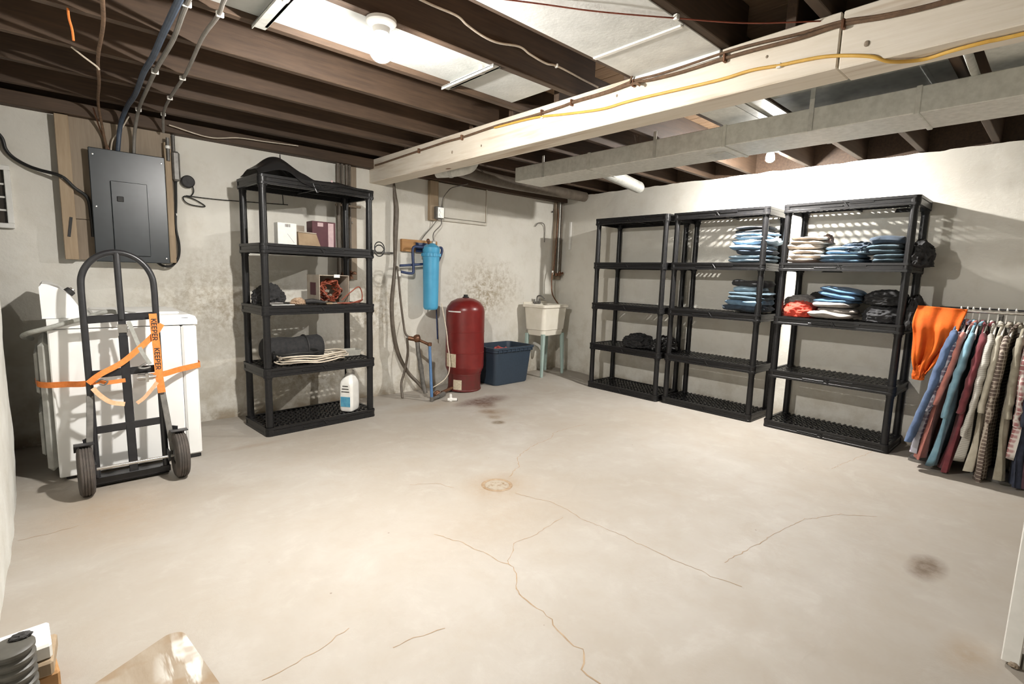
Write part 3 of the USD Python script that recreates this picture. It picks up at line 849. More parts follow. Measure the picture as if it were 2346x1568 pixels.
# ------------------------------------------------------------------ breaker panel and its wiring on the back wall
T = Thing("panel_backboard", "tan plywood backboard with a furring strip behind the breaker panel", "board", (0.38, 4.57, 1.7))
T.part("plywood", span(0.10, 0.72, 4.552, 4.575, 1.535, 2.194, 0.002), OLDWOOD, world=True)
T.part("plywood", span(0.10, 0.72, 4.552, 4.575, 1.262, 1.532, 0.002), OLDWOOD, world=True)
T.part("furring_strip", span(0.085, 0.155, 4.510, 4.552, 1.262, 2.190, 0.003), PINE, world=True)
T.part("furring_strip", span(0.668, 0.708, 4.500, 4.552, 1.262, 2.12, 0.003), PINE, world=True)
T.part("gouge", at(rot(box((0.016, 0.004, 0.13), bevel=0.001), 8, [0, 1, 0]), (0.122, 4.509, 1.475)), DARK, world=True)
T = Thing("breaker_panel", "dark grey steel breaker panel with a door on the back wall", "electrical panel", (0.45, 4.5, 1.62))
T.part("box", span(0.252, 0.655, 4.475, 4.551, 1.262, 1.995, 0.004), PANEL_GREY, world=True)
T.part("cover", span(0.240, 0.662, 4.462, 4.476, 1.255, 2.003, 0.004), PANEL_GREY, world=True)
d = T.part("door", span(0.345, 0.548, 4.452, 4.462, 1.30, 1.80, 0.003), PANEL_GREY, world=True)
part(d, "latch", (lambda m: (m.apply_translation(-T.loc), m)[1])(span(0.375, 0.412, 4.446, 4.453, 1.665, 1.70, 0.003)), DARK)
for xx, zz in ((0.262, 1.96), (0.64, 1.96), (0.262, 1.62), (0.262, 1.29), (0.64, 1.29)):
    T.part("screw", at(rot(lathe([(0, 0), (0.006, 0), (0.005, 0.003), (0, 0.004)], sides=12), 90, [1, 0, 0]), (xx, 4.462, zz)), CHROME, world=True)
T = Thing("conduit_box", "grey oblong conduit body beside the breaker panel", "electrical box", (0.74, 4.55, 1.99))
T.part("body", span(0.715, 0.765, 4.51, 4.575, 1.86, 2.07, 0.012), GREY_STEEL, world=True)
T.part("conduit", rod((0.735, 4.555, 2.06), (0.735, 4.555, 2.19), 0.011), GREY_STEEL, world=True)
T.part("conduit", rod((0.690, 4.49, 2.15), (0.690, 4.49, 1.99), 0.011), GREY_STEEL, world=True)
T.part("conduit_ring", rod((0.690, 4.49, 2.075), (0.690, 4.49, 2.095), 0.016), WHITE_PLASTIC, world=True)
cable("black_cable", [(0.738, 4.555, 1.87), (0.732, 4.555, 1.70), (0.722, 4.55, 1.526), (0.737, 4.55, 1.401), (0.728, 4.55, 1.304), (0.685, 4.54, 1.243), (0.63, 4.53, 1.236), (0.581, 4.53, 1.27)], 0.0085, BLACK_CABLE, "black cable looping under the right corner of the breaker panel", clips=[(0.728, 4.555, 1.62)])
cable("black_cable", [(-0.40, 4.56, 2.15), (-0.25, 4.56, 2.08), (-0.17, 4.56, 2.005), (-0.152, 4.56, 1.93), (-0.121, 4.56, 1.884), (-0.064, 4.55, 1.846), (-0.005, 4.53, 1.823), (0.098, 4.495, 1.795), (0.159, 4.50, 1.731), (0.223, 4.52, 1.674), (0.236, 4.54, 1.546), (0.238, 4.54, 1.42)], 0.0105, BLACK_CABLE, "black cable sagging from the window corner to the breaker panel", clips=[(0.105, 4.497, 1.79)])
T = Thing("junction_box", "round black junction box with loose wires on the back wall", "electrical box", (0.815, 4.575, 1.87))
T.part("box", rot(lathe([(0, 0), (0.045, 0), (0.045, 0.03), (0.038, 0.036), (0, 0.036)], sides=28), 90, [1, 0, 0]), BLACK_RUBBER)
T.part("wire", tube([(0.845, 4.56, 1.85), (0.850, 4.56, 1.80), (0.826, 4.565, 1.765), (0.784, 4.57, 1.758), (0.793, 4.57, 1.724), (0.838, 4.57, 1.703), (0.924, 4.57, 1.702), (0.86, 4.57, 1.745), (0.79, 4.57, 1.765)], 0.004, 8), BLACK_CABLE, world=True)
T.part("wire", tube([(0.80, 4.57, 1.768), (0.95, 4.575, 1.765), (1.109, 4.575, 1.768), (1.544, 4.575, 1.785)], 0.0035, 8), BLACK_CABLE, world=True)
single("hanging_wire", tube([(1.49, 4.572, 2.19), (1.495, 4.572, 2.05), (1.50, 4.572, 1.9), (1.505, 4.57, 1.78)], 0.0035, 8), BLACK_CABLE, "thin black wire hanging straight down the wall behind the left shelving unit", "wire")

# ------------------------------------------------------------------ washing machine
T = Thing("washing_machine", "white top-loading washing machine seen from its side", "washing machine", (0.32, 4.08, 0))
WX0, WX1, WY0, WY1 = -0.03, 0.675, 3.735, 4.42
T.part("cabinet", span(WX0, 0.588, WY0, WY1, 0.022, 0.872, 0.006), ENAMEL, world=True)
T.part("front_panel", span(0.591, WX1, WY0 - 0.003, WY1 + 0.003, 0.022, 0.872, 0.012), ENAMEL, world=True)
cap = [(WX0, 0.876), (WX1 + 0.004, 0.876), (WX1 + 0.006, 0.90), (WX1 - 0.006, 0.928), (WX1 - 0.035, 0.940), (0.12, 0.935), (WX0, 0.93)]
T.part("top", extrude(cap, WY1 - WY0 + 0.012, "xz", (0, WY0 - 0.006, 0)), ENAMEL, world=True)
T.part("lid", span(0.17, 0.60, WY0 + 0.09, WY1 - 0.09, 0.938, 0.952, 0.006), ENAMEL, world=True)
con = [(-0.045, 0.932), (-0.048, 1.105), (-0.035, 1.122), (-0.015, 1.120), (0.035, 1.098), (0.075, 1.062), (0.105, 1.010), (0.13, 0.955), (0.14, 0.935)]
c = T.part("console", extrude(con, WY1 - WY0 - 0.02, "xz", (0, WY0 + 0.01, 0)), ENAMEL, world=True)
T.part("knob", at(lathe([(0, 0), (0.026, 0), (0.024, 0.022), (0.018, 0.026), (0, 0.026)], axis=(0.75, 0, 0.66), sides=24), (0.070, WY0 + 0.08, 1.070)), BLACK_RUBBER, world=True)
T.part("knob_cap", at(lathe([(0, 0), (0.016, 0), (0.013, 0.006), (0, 0.007)], axis=(0.75, 0, 0.66), sides=20), (0.0905, WY0 + 0.08, 1.088)), CHROME, world=True)
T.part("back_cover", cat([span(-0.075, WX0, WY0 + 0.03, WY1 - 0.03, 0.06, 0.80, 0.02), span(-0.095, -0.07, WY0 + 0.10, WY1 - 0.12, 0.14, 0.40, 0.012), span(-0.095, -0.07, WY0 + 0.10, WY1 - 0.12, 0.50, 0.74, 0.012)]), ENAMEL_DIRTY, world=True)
for xx in (0.02, 0.62):
    for yy in (WY0 + 0.05, WY1 - 0.05):
        T.part("foot", at(lathe([(0, 0), (0.022, 0), (0.022, 0.008), (0.012, 0.012), (0.012, 0.03), (0, 0.03)], sides=18), (xx, yy, 0)), BLACK_RUBBER, world=True)
T.part("toe_strip", span(0.60, WX1 - 0.008, WY0 + 0.004, WY1 - 0.01, 0.004, 0.022), DARK, world=True)
T.part("scuff", span(0.595, 0.63, WY0 - 0.0068, WY0 - 0.005, 0.917, 0.9195), GREY_STEEL, world=True)
cable("drain_hose", [(-0.10, 4.0, 0.80), (-0.13, 3.85, 0.83), (-0.10, 3.73, 0.86), (-0.03, 3.70, 0.883), (0.07, 3.705, 0.915), (0.13, 3.70, 0.932), (0.21, 3.685, 0.965), (0.27, 3.68, 0.965), (0.30, 3.66, 0.93)], 0.013, GREY_HOSE, "grey hose hooked over the back edge of the washing machine", "hose", sides=14)

# ------------------------------------------------------------------ hand truck leaning on it
def hy(z):
    return 3.515 + 0.085 * z


T = Thing("hand_truck", "black steel hand truck with an arched handle parked against the washing machine", "hand truck", (0.29, 3.47, 0))
arch = [(0.125, hy(0.06), 0.06), (0.125, hy(0.5), 0.5), (0.122, hy(1.0), 1.0), (0.122, hy(1.1), 1.1)]
arch += [(0.285 - 0.163 * math.cos(a), hy(1.12 + 0.185 * math.sin(a)), 1.12 + 0.185 * math.sin(a)) for a in np.linspace(0.25, math.pi - 0.25, 9)]
arch += [(0.448, hy(1.1), 1.1), (0.448, hy(1.0), 1.0), (0.445, hy(0.5), 0.5), (0.445, hy(0.06), 0.06)]
T.part("handle_frame", tube(arch, 0.0165, 16, per=6), BLACK_PAINT, world=True)
T.part("centre_bar", cat([tube([(0.285, hy(1.30), 1.30), (0.287, hy(0.93), 0.93)], 0.0165, 16, smooth=False), bar((0.287, hy(0.84), 0.84), (0.29, hy(0.05), 0.05), 0.042, 0.012, 0.003, up=(0, 1, 0)), bar((0.287, hy(0.94), 0.94), (0.287, hy(0.83), 0.83), 0.036, 0.010, 0.003, up=(0, 1, 0))]), BLACK_PAINT, world=True)
T.part("sleeve", bar((0.287, hy(0.885) - 0.008, 0.855), (0.287, hy(0.885) - 0.008, 0.905), 0.044, 0.012, 0.003, up=(0, 1, 0)), CHROME, world=True)
for z0, z1 in ((0.932, 0.950), (0.632, 0.640), (0.322, 0.330)):
    T.part("crossbar", bar((0.125, hy(z0), z0), (0.446, hy(z1), z1), 0.010, 0.042, 0.003), BLACK_PAINT, world=True)
T.part("axle", rod((0.045, 3.445, 0.1325), (0.54, 3.445, 0.1325), 0.0085), CHROME, world=True)
T.part("toe_plate", cat([span(0.105, 0.465, 3.505, 3.545, 0.022, 0.062, 0.004), span(0.11, 0.46, 3.53, 3.722, 0.006, 0.014, 0.002)]), BLACK_PAINT, world=True)
for sx, xw in ((0.125, 0.078), (0.445, 0.507)):
    s = 1 if sx > 0.3 else -1
    T.part("brace", bar((sx + 0.004 * s, hy(0.52) - 0.012, 0.52), (sx + 0.03 * s, 3.452, 0.16), 0.030, 0.006, 0.002, up=(0, 1, 0)), GREY_STEEL, world=True)
    T.part("axle_bracket", cat([span(sx + 0.008 * s - 0.005, sx + 0.008 * s + 0.005, 3.43, 3.54, 0.105, 0.165, 0.002)]), BLACK_PAINT, world=True)
    a = [(3.445 + 0.150 * math.cos(t), 0.1325 + 0.150 * math.sin(t)) for t in np.linspace(0.5, 1.75, 8)]
    T.part("fender", cat([bar((xw, a[i][0], a[i][1]), (xw, a[i + 1][0], a[i + 1][1]), 0.085, 0.004) for i in range(7)] + [bar((sx, hy(0.29), 0.285), (xw, 3.49, 0.28), 0.03, 0.006, up=(0, 1, 0))]), BLACK_PAINT, world=True)
    prof = [(0.055, -0.028), (0.085, -0.036), (0.118, -0.033), (0.129, -0.024)]
    for q in (-0.018, -0.006, 0.006, 0.018):
        prof += [(0.1325, q - 0.004), (0.1325, q + 0.003), (0.1295, q + 0.0045), (0.1295, q + 0.0065)]
    prof += [(0.129, 0.025), (0.118, 0.033), (0.085, 0.036), (0.055, 0.028)]
    w = lathe(prof + [prof[0]], sides=44, axis=(1, 0, 0))
    p = T.part("wheel", at(w, (xw, 3.445, 0.1325)), TYRE, world=True)
    hub = at(lathe([(0.011, -0.03), (0.03, -0.03), (0.055, -0.018), (0.057, 0.018), (0.03, 0.03), (0.011, 0.03), (0.011, -0.03)], sides=28, axis=(1, 0, 0)), (xw, 3.445, 0.1325))
    part(p, "hub", at(hub, -T.loc), GREY_STEEL)

T = Thing("ratchet_strap", "orange ratchet strap wound around the hand truck and the washing machine", "strap", (0.29, 3.6, 0.62))
FN = (0, -1, 0.08)
T.part("webbing", ribbon([(0.428, hy(0.962) - 0.036, 0.962), (0.430, hy(0.9) - 0.036, 0.90), (0.436, hy(0.75) - 0.036, 0.75), (0.437, hy(0.62) - 0.037, 0.62), (0.445, hy(0.50) - 0.036, 0.50)], FN, 0.038), ORANGE_STRAP, world=True)
T.part("webbing", ribbon([(-0.099, 3.95, 0.56), (-0.085, 3.80, 0.565), (-0.045, 3.722, 0.568), (0.03, 3.66, 0.575), (0.10, 3.57, 0.585), (0.16, 3.545, 0.60)], [(-1, -0.2, 0), (-1, -0.5, 0), (-0.5, -1, 0), (-0.2, -1, 0), (-0.2, -1, 0), (0, -1, 0)], 0.032), ORANGE_STRAP, world=True)
T.part("webbing", ribbon([(0.40, 3.545, 0.60), (0.47, 3.58, 0.60), (0.56, 3.66, 0.605), (0.66, 3.722, 0.61), (0.688, 3.76, 0.612), (0.689, 4.0, 0.61)], [(0, -1, 0), (0.2, -1, 0), (0.3, -1, 0), (0.4, -1, 0), (1, -0.4, 0), (1, 0, 0)], 0.034), ORANGE_STRAP, world=True)
T.part("webbing", ribbon([(0.118, hy(0.58) - 0.03, 0.592), (0.17, hy(0.62) - 0.032, 0.635), (0.27, hy(0.69) - 0.026, 0.69), (0.36, hy(0.77) - 0.024, 0.77), (0.43, hy(0.84) - 0.024, 0.84), (0.47, hy(0.9) - 0.022, 0.90)], (0.1, -1, 0.2), 0.030), ORANGE_STRAP, world=True)
T.part("webbing", ribbon([(0.135, 3.525, 0.565), (0.165, 3.52, 0.52), (0.21, 3.525, 0.475), (0.27, 3.53, 0.455)], (0.1, -1, 0.3), 0.024), STRAP_BACK, world=True)
T.part("webbing", ribbon([(0.325, 3.53, 0.452), (0.36, 3.525, 0.48), (0.40, 3.52, 0.53), (0.425, 3.52, 0.565)], (-0.1, -1, 0.3), 0.02), STRAP_BACK, world=True)
T.part("webbing", ribbon([(0.15, 3.53, 0.598), (0.20, 3.53, 0.588), (0.28, 3.53, 0.592)], FN, 0.022), ORANGE_STRAP, world=True)
T.part("webbing", ribbon([(0.34, 3.53, 0.602), (0.39, 3.528, 0.605), (0.43, 3.525, 0.61)], FN, 0.026), ORANGE_STRAP, world=True)
T.part("strap_tail", ribbon([(0.315, 3.585, 0.92), (0.335, 3.57, 0.85), (0.36, 3.555, 0.76), (0.385, 3.55, 0.70), (0.40, 3.545, 0.67)], FN, 0.02), GREY_HOSE, world=True)
T.part("ratchet", cat([span(0.335, 0.41, 3.512, 3.54, 0.585, 0.618, 0.004), rod((0.33, 3.51, 0.6), (0.42, 3.51, 0.603), 0.008), span(0.37, 0.385, 3.50, 3.53, 0.575, 0.625, 0.002)]), CHROME, world=True)
T.part("hook", tube([(0.15, 3.52, 0.598), (0.175, 3.515, 0.612), (0.20, 3.515, 0.598), (0.185, 3.515, 0.58), (0.165, 3.515, 0.588)], 0.0045, 8), GREY_STEEL, world=True)
T.part("hook", tube([(0.385, 3.54, 0.68), (0.36, 3.535, 0.668), (0.345, 3.535, 0.655), (0.37, 3.535, 0.65), (0.40, 3.537, 0.655)], 0.0055, 8), GREY_STEEL, world=True)
for k, zt in enumerate((0.935, 0.765)):
    w = meshkit.text_mesh("KEEPER", 0.025, 0.0006, bold=True)
    rot(w, 90, [1, 0, 0])
    rot(w, 90, [0, 1, 0])
    w.vertices[:, 1] += 0.085 * w.vertices[:, 2]
    T.part("lettering", at(w, (0.4185 + 0.005 * k, hy(zt) - 0.0385, zt)), INK, world=True, smooth=False)

# ------------------------------------------------------------------ shelving units
def shelf_rim(w=0.91, d=0.46, h=0.066):
    """tray edge with a recessed band, a Z-shaped clip in the middle of each long side and sockets at the corners"""
    outer = rounded_plan(w, d, 0.03, 5)
    inner = rounded_plan(w - 0.044, d - 0.044, 0.02, 5)
    mid = rounded_plan(w - 0.010, d - 0.010, 0.027, 5)
    zs = [(outer, 0), (outer, 0.016), (mid, 0.020), (mid, h - 0.022), (outer, h - 0.018), (outer, h), (inner, h), (inner, 0), (outer, 0)]
    m = loft([np.c_[p, np.full(len(p), z)] for p, z in zs], False, False)
    bits = [m]
    for s in (-1, 1):
        y = s * (d / 2 - 0.003)
        bits.append(rot(box((0.010, 0.008, h * 0.75), (0, 0, 0), 0.002), 35 * s, [0, 1, 0]).apply_translation((0, y, h / 2)))
        bits.append(box((0.16, 0.006, 0.012), (-0.10 * s, y, h * 0.62), 0.002))
        bits.append(box((0.16, 0.006, 0.012), (0.10 * s, y, h * 0.38), 0.002))
    for sx in (-1, 1):
        for sy in (-1, 1):
            bits.append(at(lathe([(0, -0.006), (0.034, -0.006), (0.036, 0.02), (0.036, h - 0.01), (0.034, h), (0, h)], sides=18), (sx * (w / 2 - 0.036), sy * (d / 2 - 0.036), 0)))
    return cat(bits)


def shelf_grid(w=0.91, d=0.46, h=0.066):
    b, z = [], h - 0.008
    n = 21
    for i in range(1, n):
        x = -w / 2 + 0.03 + (w - 0.06) * i / n
        b.append(box((0.014, d - 0.04, 0.009), (x, 0, z)))
    for j in range(1, 8):
        y = -d / 2 + 0.03 + (d - 0.06) * j / 8
        b.append(box((w - 0.04, 0.017 if j % 2 else 0.030, 0.0086), (0, y, z + 0.0002)))
    b.append(box((0.012, d - 0.05, 0.035), (0, 0, z - 0.022)))
    for s in (-1, 1):
        b.append(box((w - 0.06, 0.008, 0.030), (0, s * d * 0.22, z - 0.02)))
    return cat(b)


SHELF_Z = (0.0, 0.446, 0.906, 1.356, 1.832)   # undersides


def shelving(label, loc, turn):
    t = Thing("shelving_unit", label, "shelving unit", loc, turn, "black plastic shelving units")
    rim, grid = shelf_rim(), shelf_grid()
    for z in SHELF_Z:
        p = t.part("shelf", at(rim.copy(), (0, 0, z)), BLACK_PLASTIC)
        part(p, "grid", at(grid.copy(), (0, 0, z)), BLACK_PLASTIC, smooth=False)
    for z0, z1 in zip(SHELF_Z, SHELF_Z[1:]):
        for sx in (-1, 1):
            for sy in (-1, 1):
                post = lathe([(0, z0 + 0.05), (0.027, z0 + 0.05), (0.0265, z0 + 0.08), (0.0245, z1 - 0.03), (0.027, z1 - 0.02), (0.027, z1 + 0.004), (0, z1 + 0.004)], sides=18)
                t.part("post", at(post, (sx * (0.455 - 0.036), sy * (0.23 - 0.036), 0)), BLACK_PLASTIC)
    return t


U1 = shelving("black plastic shelving unit under a black bag against the back wall", (1.553, 4.135, 0.0), 3.9)
dup(U1, "shelving_unit", "nearly empty black shelving unit nearest the sink on the right wall", (4.765, 3.205, 0.0), 90, "black plastic shelving units", "shelving unit")
dup(U1, "shelving_unit", "middle black shelving unit with two jeans piles on the right wall", (4.80, 2.265, 0.0), 90, "black plastic shelving units", "shelving unit")
dup(U1, "shelving_unit", "fullest black shelving unit next to the clothes rack", (4.795, 1.245, 0.0), 90, "black plastic shelving units", "shelving unit")
S_TOP = [z + 0.0665 for z in SHELF_Z]


# things on the left unit
def bagtop(u, v):
    x = 1.115 + 0.86 * u
    y = 3.915 + 0.43 * v + 0.06 * (u - 0.5)
    hump = 0.145 * np.exp(-((u - 0.20) / 0.17) ** 2 - ((v - 0.45) / 0.5) ** 2)
    ray = np.arctan2(v - 0.5, u - 0.12)
    folds = 0.012 * np.sin(ray * 17) * smooth01(0.15, 0.45, u) * (1 - 0.5 * u)
    z = 1.905 + hump + folds + 0.012 * meshkit.noise(np.stack([u * 9, v * 7, 0 * u], -1), 3)
    front = smooth01(0.06, 0.0, v) * (0.03 + 0.05 * np.exp(-((u - 0.45) / 0.15) ** 2))
    return np.stack([x, y - 0.02 * smooth01(0.06, 0, v), z - front], -1)


T = Thing("bag", "black plastic bag draped over the top of the left shelving unit", "bag", (1.5, 4.1, 1.9))
T.part("film", sheet(64, 34, bagtop, 0.003), BAG_BLACK, world=True, smooth=True)
T.part("tie_end", tube([(1.50, 3.91, 1.90), (1.515, 3.90, 1.85), (1.53, 3.895, 1.82), (1.545, 3.895, 1.835)], 0.006, 8), BAG_BLACK, world=True)
T.part("tag", at(heap(0.016, 0.012, 0.018, 3, sub=3), (1.66, 3.935, 1.915)), PINK_CARD, world=True)

Z3 = S_TOP[3]
T = Thing("carton", "small white carton with a printed patch on the left shelving unit", "box", (1.35, 4.07, Z3), 4)
T.part("carton_body", box((0.142, 0.07, 0.165), (0, 0, 0.0825), 0.002), WHITE_CARD)
T.part("printed_patch", cat([box((0.004 if i % 2 else 0.002, 0.001, 0.022), (-0.014 + 0.006 * i, -0.0355, 0.145)) for i in range(7)]), INK, smooth=False)
T.part("flap_line", bar((0.0, -0.0353, 0.085), (0.05, -0.0353, 0.02), 0.001, 0.0015), GREY_STEEL)
single("carton", at(box((0.11, 0.10, 0.165), (0, 0, 0.0825), 0.003), (1.475, 4.22, Z3)), CARD_GREY, "grey-brown carton standing behind the tan tray on the left unit", "box")
T = Thing("tray", "tan cardboard tray leaning on the maroon carton", "tray", (1.53, 4.09, Z3))
T.part("tray_body", extrude([(-0.085, 0.0), (0.085, 0.0), (0.05, 0.10), (-0.09, 0.105)], 0.06, "xz", (0, -0.03, 0.003)), CARD)
T.part("tray_lip", bar((-0.09, -0.034, 0.108), (0.05, -0.034, 0.103), 0.006, 0.008), CARD_GREY)
T = Thing("carton", "maroon carton with a pale band beside the rear post", "box", (1.66, 4.16, Z3))
T.part("carton_body", box((0.19, 0.12, 0.205), (0, 0, 0.1025), 0.002), MAROON_CARD)
T.part("pale_band", box((0.045, 0.002, 0.19), (0.055, -0.061, 0.10)), PINK_CARD)
T.part("label", box((0.045, 0.002, 0.03), (-0.03, -0.061, 0.18)), PINK_CARD)

Z2 = S_TOP[2]
single("bag", at(heap(0.25, 0.20, 0.165, 5, 0.25), (1.225, 4.10, Z2)), CLOTH_BLACK, "crumpled black cloth bag on the left shelving unit's middle shelf", "bag")
single("strip", at(rotz(span(-0.085, 0.085, -0.012, 0.012, 0, 0.006, 0.002), 5), (1.28, 3.95, Z2)), WHITE_PLASTIC, "flat white plastic strip at the front edge of the middle shelf", "strip")
single("pliers", at(rotz(cat([tube([(-0.07, 0.012, 0.012), (0.0, 0.0, 0.014), (0.05, -0.012, 0.012)], 0.008, 8), tube([(-0.07, -0.015, 0.012), (0.0, 0.0, 0.012), (0.05, 0.008, 0.012)], 0.008, 8)]), 10), (1.24, 3.985, Z2)), GREY_STEEL, "dark hand tool lying in front of the crumpled black bag", "tool")
single("work_glove", at(heap(0.13, 0.09, 0.055, 8, 0.3), (1.42, 4.03, Z2)), mat("tan_glove", (0.42, 0.30, 0.20), (0.33, 0.22, 0.14)), "rumpled tan work glove on the middle shelf", "glove")
T = Thing("brush", "black-handled brush lying on the middle shelf", "brush", (1.54, 4.01, Z2))
T.part("handle", tube([(-0.075, 0.0, 0.022), (-0.02, 0.0, 0.026), (0.05, -0.005, 0.018), (0.085, -0.008, 0.012)], [0.016, 0.020, 0.013, 0.006], 12), BLACK_RUBBER)
T.part("bristles", at(box((0.05, 0.03, 0.014), (0, 0, 0.007), 0.003), (0.11, -0.01, 0.0)), CARD)
T = Thing("carton", "open cardboard carton holding a red-brown cord", "box", (1.70, 4.135, Z2), 3.9)
T.part("carton_body", cat([box((0.006, 0.22, 0.232), (-0.125, 0, 0.116)), box((0.006, 0.22, 0.232), (0.125, 0, 0.116)), box((0.25, 0.22, 0.006), (0, 0, 0.003)), box((0.25, 0.22, 0.006), (0, 0, 0.229)), box((0.25, 0.006, 0.232), (0, 0.108, 0.116))]), CARD_GREY)
T.part("printed_patch", box((0.001, 0.10, 0.10), (-0.1285, 0.0, 0.12)), MAROON_CARD)
T.part("tag", box((0.05, 0.004, 0.025), (0.02, -0.112, 0.225)), WHITE_CARD)
rr = np.random.default_rng(12)
coil = []
for k in range(70):
    a = k * 0.55
    coil.append((0.095 * math.cos(a) * rr.uniform(0.55, 1.1), -0.02 + 0.075 * rr.uniform(-1, 1), 0.108 + 0.085 * math.sin(a) * rr.uniform(0.55, 1.1)))
T = Thing("extension_cord", "coiled red-brown cord stuffed in the open carton", "cord", (1.70, 4.135, Z2), 3.9)
T.part("coil", tube(coil, 0.006, 7, per=5), CABLE_RED)
T.part("loop", tube([(0.06, -0.11, 0.03), (0.13, -0.14, 0.10), (0.20, -0.14, 0.14), (0.235, -0.13, 0.08), (0.21, -0.15, 0.02), (0.13, -0.16, 0.012), (0.05, -0.15, 0.01)], 0.0045, 8), CABLE_RED)
T.part("loop", tube([(0.0, -0.15, 0.01), (0.1, -0.17, 0.008), (0.2, -0.16, 0.03), (0.23, -0.14, 0.03), (0.16, -0.13, 0.01), (0.05, -0.13, 0.008)], 0.0045, 8), CABLE_RED)

Z1 = S_TOP[1]
T = Thing("duffel_bag", "rolled black duffel on the left shelving unit above the jug", "bag", (1.41, 4.15, Z1), 3.9)
body = lathe([(0.0, -0.235), (0.075, -0.235), (0.096, -0.22), (0.098, -0.1), (0.088, 0.0), (0.098, 0.08), (0.102, 0.2), (0.092, 0.222), (0.08, 0.226), (0.04, 0.222), (0, 0.222)], axis=(1, 0, 0), sides=36)
body.vertices += 0.004 * (meshkit.noise(body.vertices * 40, 5) - 0.5)[:, None]
T.part("bag_body", at(body, (0, 0, 0.099)), CLOTH_BLACK, smooth=50)
T.part("strap", rot(at(cat([tube([(0.0, 0.103 * math.cos(a), 0.103 * math.sin(a)) for a in np.linspace(0, 2 * math.pi, 28)], 0.006, 8, smooth=False)]), (0, 0, 0)), 0, [0, 0, 1]).apply_translation((0.09, 0, 0.1)), BLACK_RUBBER)
loops = []
for k in range(66):
    a = k * 0.42
    s = 1 + 0.05 * math.sin(k * 1.3)
    loops.append((0.27 * s * math.cos(a) + 0.02 * math.sin(k * 0.7), 0.125 * s * math.sin(a), 0.008 + 0.0011 * k + 0.006 * math.sin(k * 2.1)))
T = Thing("cable_coil", "flat coil of white cable on the shelf in front of the duffel", "cable", (1.52, 4.02, Z1), 3.9)
T.part("coil", tube(loops, 0.006, 8, per=5), WHITE_CABLE)
T.part("tie", tube([(0.12, 0.05, 0.02), (0.15, 0.01, 0.07), (0.17, -0.02, 0.05), (0.19, -0.06, 0.02)], 0.004, 8), WHITE_CABLE)
single("black_cable_ring", at(tube([(0.165 * math.cos(a), 0.10 * math.sin(a), 0.092 + 0.006 * math.sin(3 * a)) for a in np.linspace(0, 6.5, 30)], 0.0075, 10), (1.385, 4.005, Z1)), BLACK_CABLE, "ring of thick black cable on top of the white coil", "cable")
single("paper", at(rotz(sheet(8, 6, lambda u, v: np.stack([0.26 * (u - 0.5), 0.12 * (v - 0.5), 0.006 + 0.01 * np.sin(4 * u)], -1), 0.002), 8), (1.43, 4.02, Z1)), WHITE_CARD, "white sheet of paper inside the white cable coil", "paper")
single("clear_tray", at(loft([np.c_[rounded_plan(a, b, 0.012, 4), np.full(16, z)] for a, b, z in ((0.16, 0.11, 0.0), (0.18, 0.13, 0.05), (0.172, 0.122, 0.05), (0.152, 0.102, 0.004))]), (1.90, 4.19, Z1)), mat("cloudy_plastic", (0.42, 0.41, 0.36), (0.35, 0.34, 0.30), rough=0.25), "cloudy plastic tray at the right rear of the shelf over the jug", "tray")
T = Thing("jug", "white plastic jug with a blue label on the bottom shelf", "jug", (1.83, 4.035, S_TOP[0]), 38)
rings = []
for w, d, z, r in ((0.13, 0.10, 0.0, 0.02), (0.145, 0.115, 0.012, 0.024), (0.15, 0.12, 0.05, 0.026), (0.15, 0.12, 0.225, 0.026), (0.142, 0.112, 0.25, 0.03), (0.105, 0.085, 0.285, 0.03), (0.058, 0.052, 0.315, 0.024), (0.044, 0.044, 0.325, 0.0215), (0.044, 0.044, 0.335, 0.0215)):
    rings.append(np.c_[rounded_plan(w, d, r, 5), np.full(20, z)])
T.part("jug_body", loft(rings), WHITE_PLASTIC)
T.part("cap", at(lathe([(0, 0), (0.026, 0), (0.026, 0.028), (0.023, 0.031), (0, 0.031)], sides=24), (0, 0, 0.332)), WHITE_PLASTIC)
T.part("handle", tube([(0.045, 0.0, 0.262), (0.078, 0.0, 0.30), (0.06, 0, 0.325), (0.02, 0.0, 0.318)], 0.011, 10), WHITE_PLASTIC)
T.part("blue_label", box((0.002, 0.085, 0.085), (-0.0755, 0, 0.085)), mat("label_blue", (0.06, 0.25, 0.40), (0.10, 0.34, 0.47), scale=30))
T.part("print_lines", cat([box((0.002, 0.07 - 0.01 * i, 0.007), (-0.0755, 0, 0.17 + 0.024 * i)) for i in range(3)]), INK)
single("cable_loop", tube([(2.05 + 0.045 * math.cos(a), 3.915, 1.405 + 0.052 * math.sin(a) + 0.004 * a) for a in np.linspace(0, 12.2, 44)], 0.0045, 8), BLACK_CABLE, "small loop of black cable hung on the right front post of the left unit", "cable")
# ------------------------------------------------------------------ plumbing along the back wall
T = Thing("pipe_group", "upright dark pipes with a plank behind the left unit's right posts", "pipes", (2.06, 4.53, 1.15))
T.part("plank", span(2.09, 2.155, 4.555, 4.585, 1.16, 2.19, 0.003), OLDWOOD, world=True)
for px, r, z0 in ((1.965, 0.018, 1.17), (2.005, 0.014, 1.20), (2.045, 0.016, 1.18), (2.078, 0.009, 1.22)):
    p = T.part("pipe", rod((px, 4.525, z0), (px, 4.525, 2.19), r), BROWN_PIPE, world=True)
    v = cat([at(lathe([(0, -0.03), (r * 1.5, -0.026), (r * 1.5, 0.026), (0, 0.03)], sides=14), (px, 4.525, z0)), rod((px, 4.525, z0), (px + 0.01, 4.48, z0 + 0.004), r * 0.7), at(heap(0.05, 0.02, 0.03, int(px * 100), 0.2, 3), (px + 0.01, 4.475, z0 - 0.01))])
    part(p, "valve", at(v, -T.loc), COPPER)
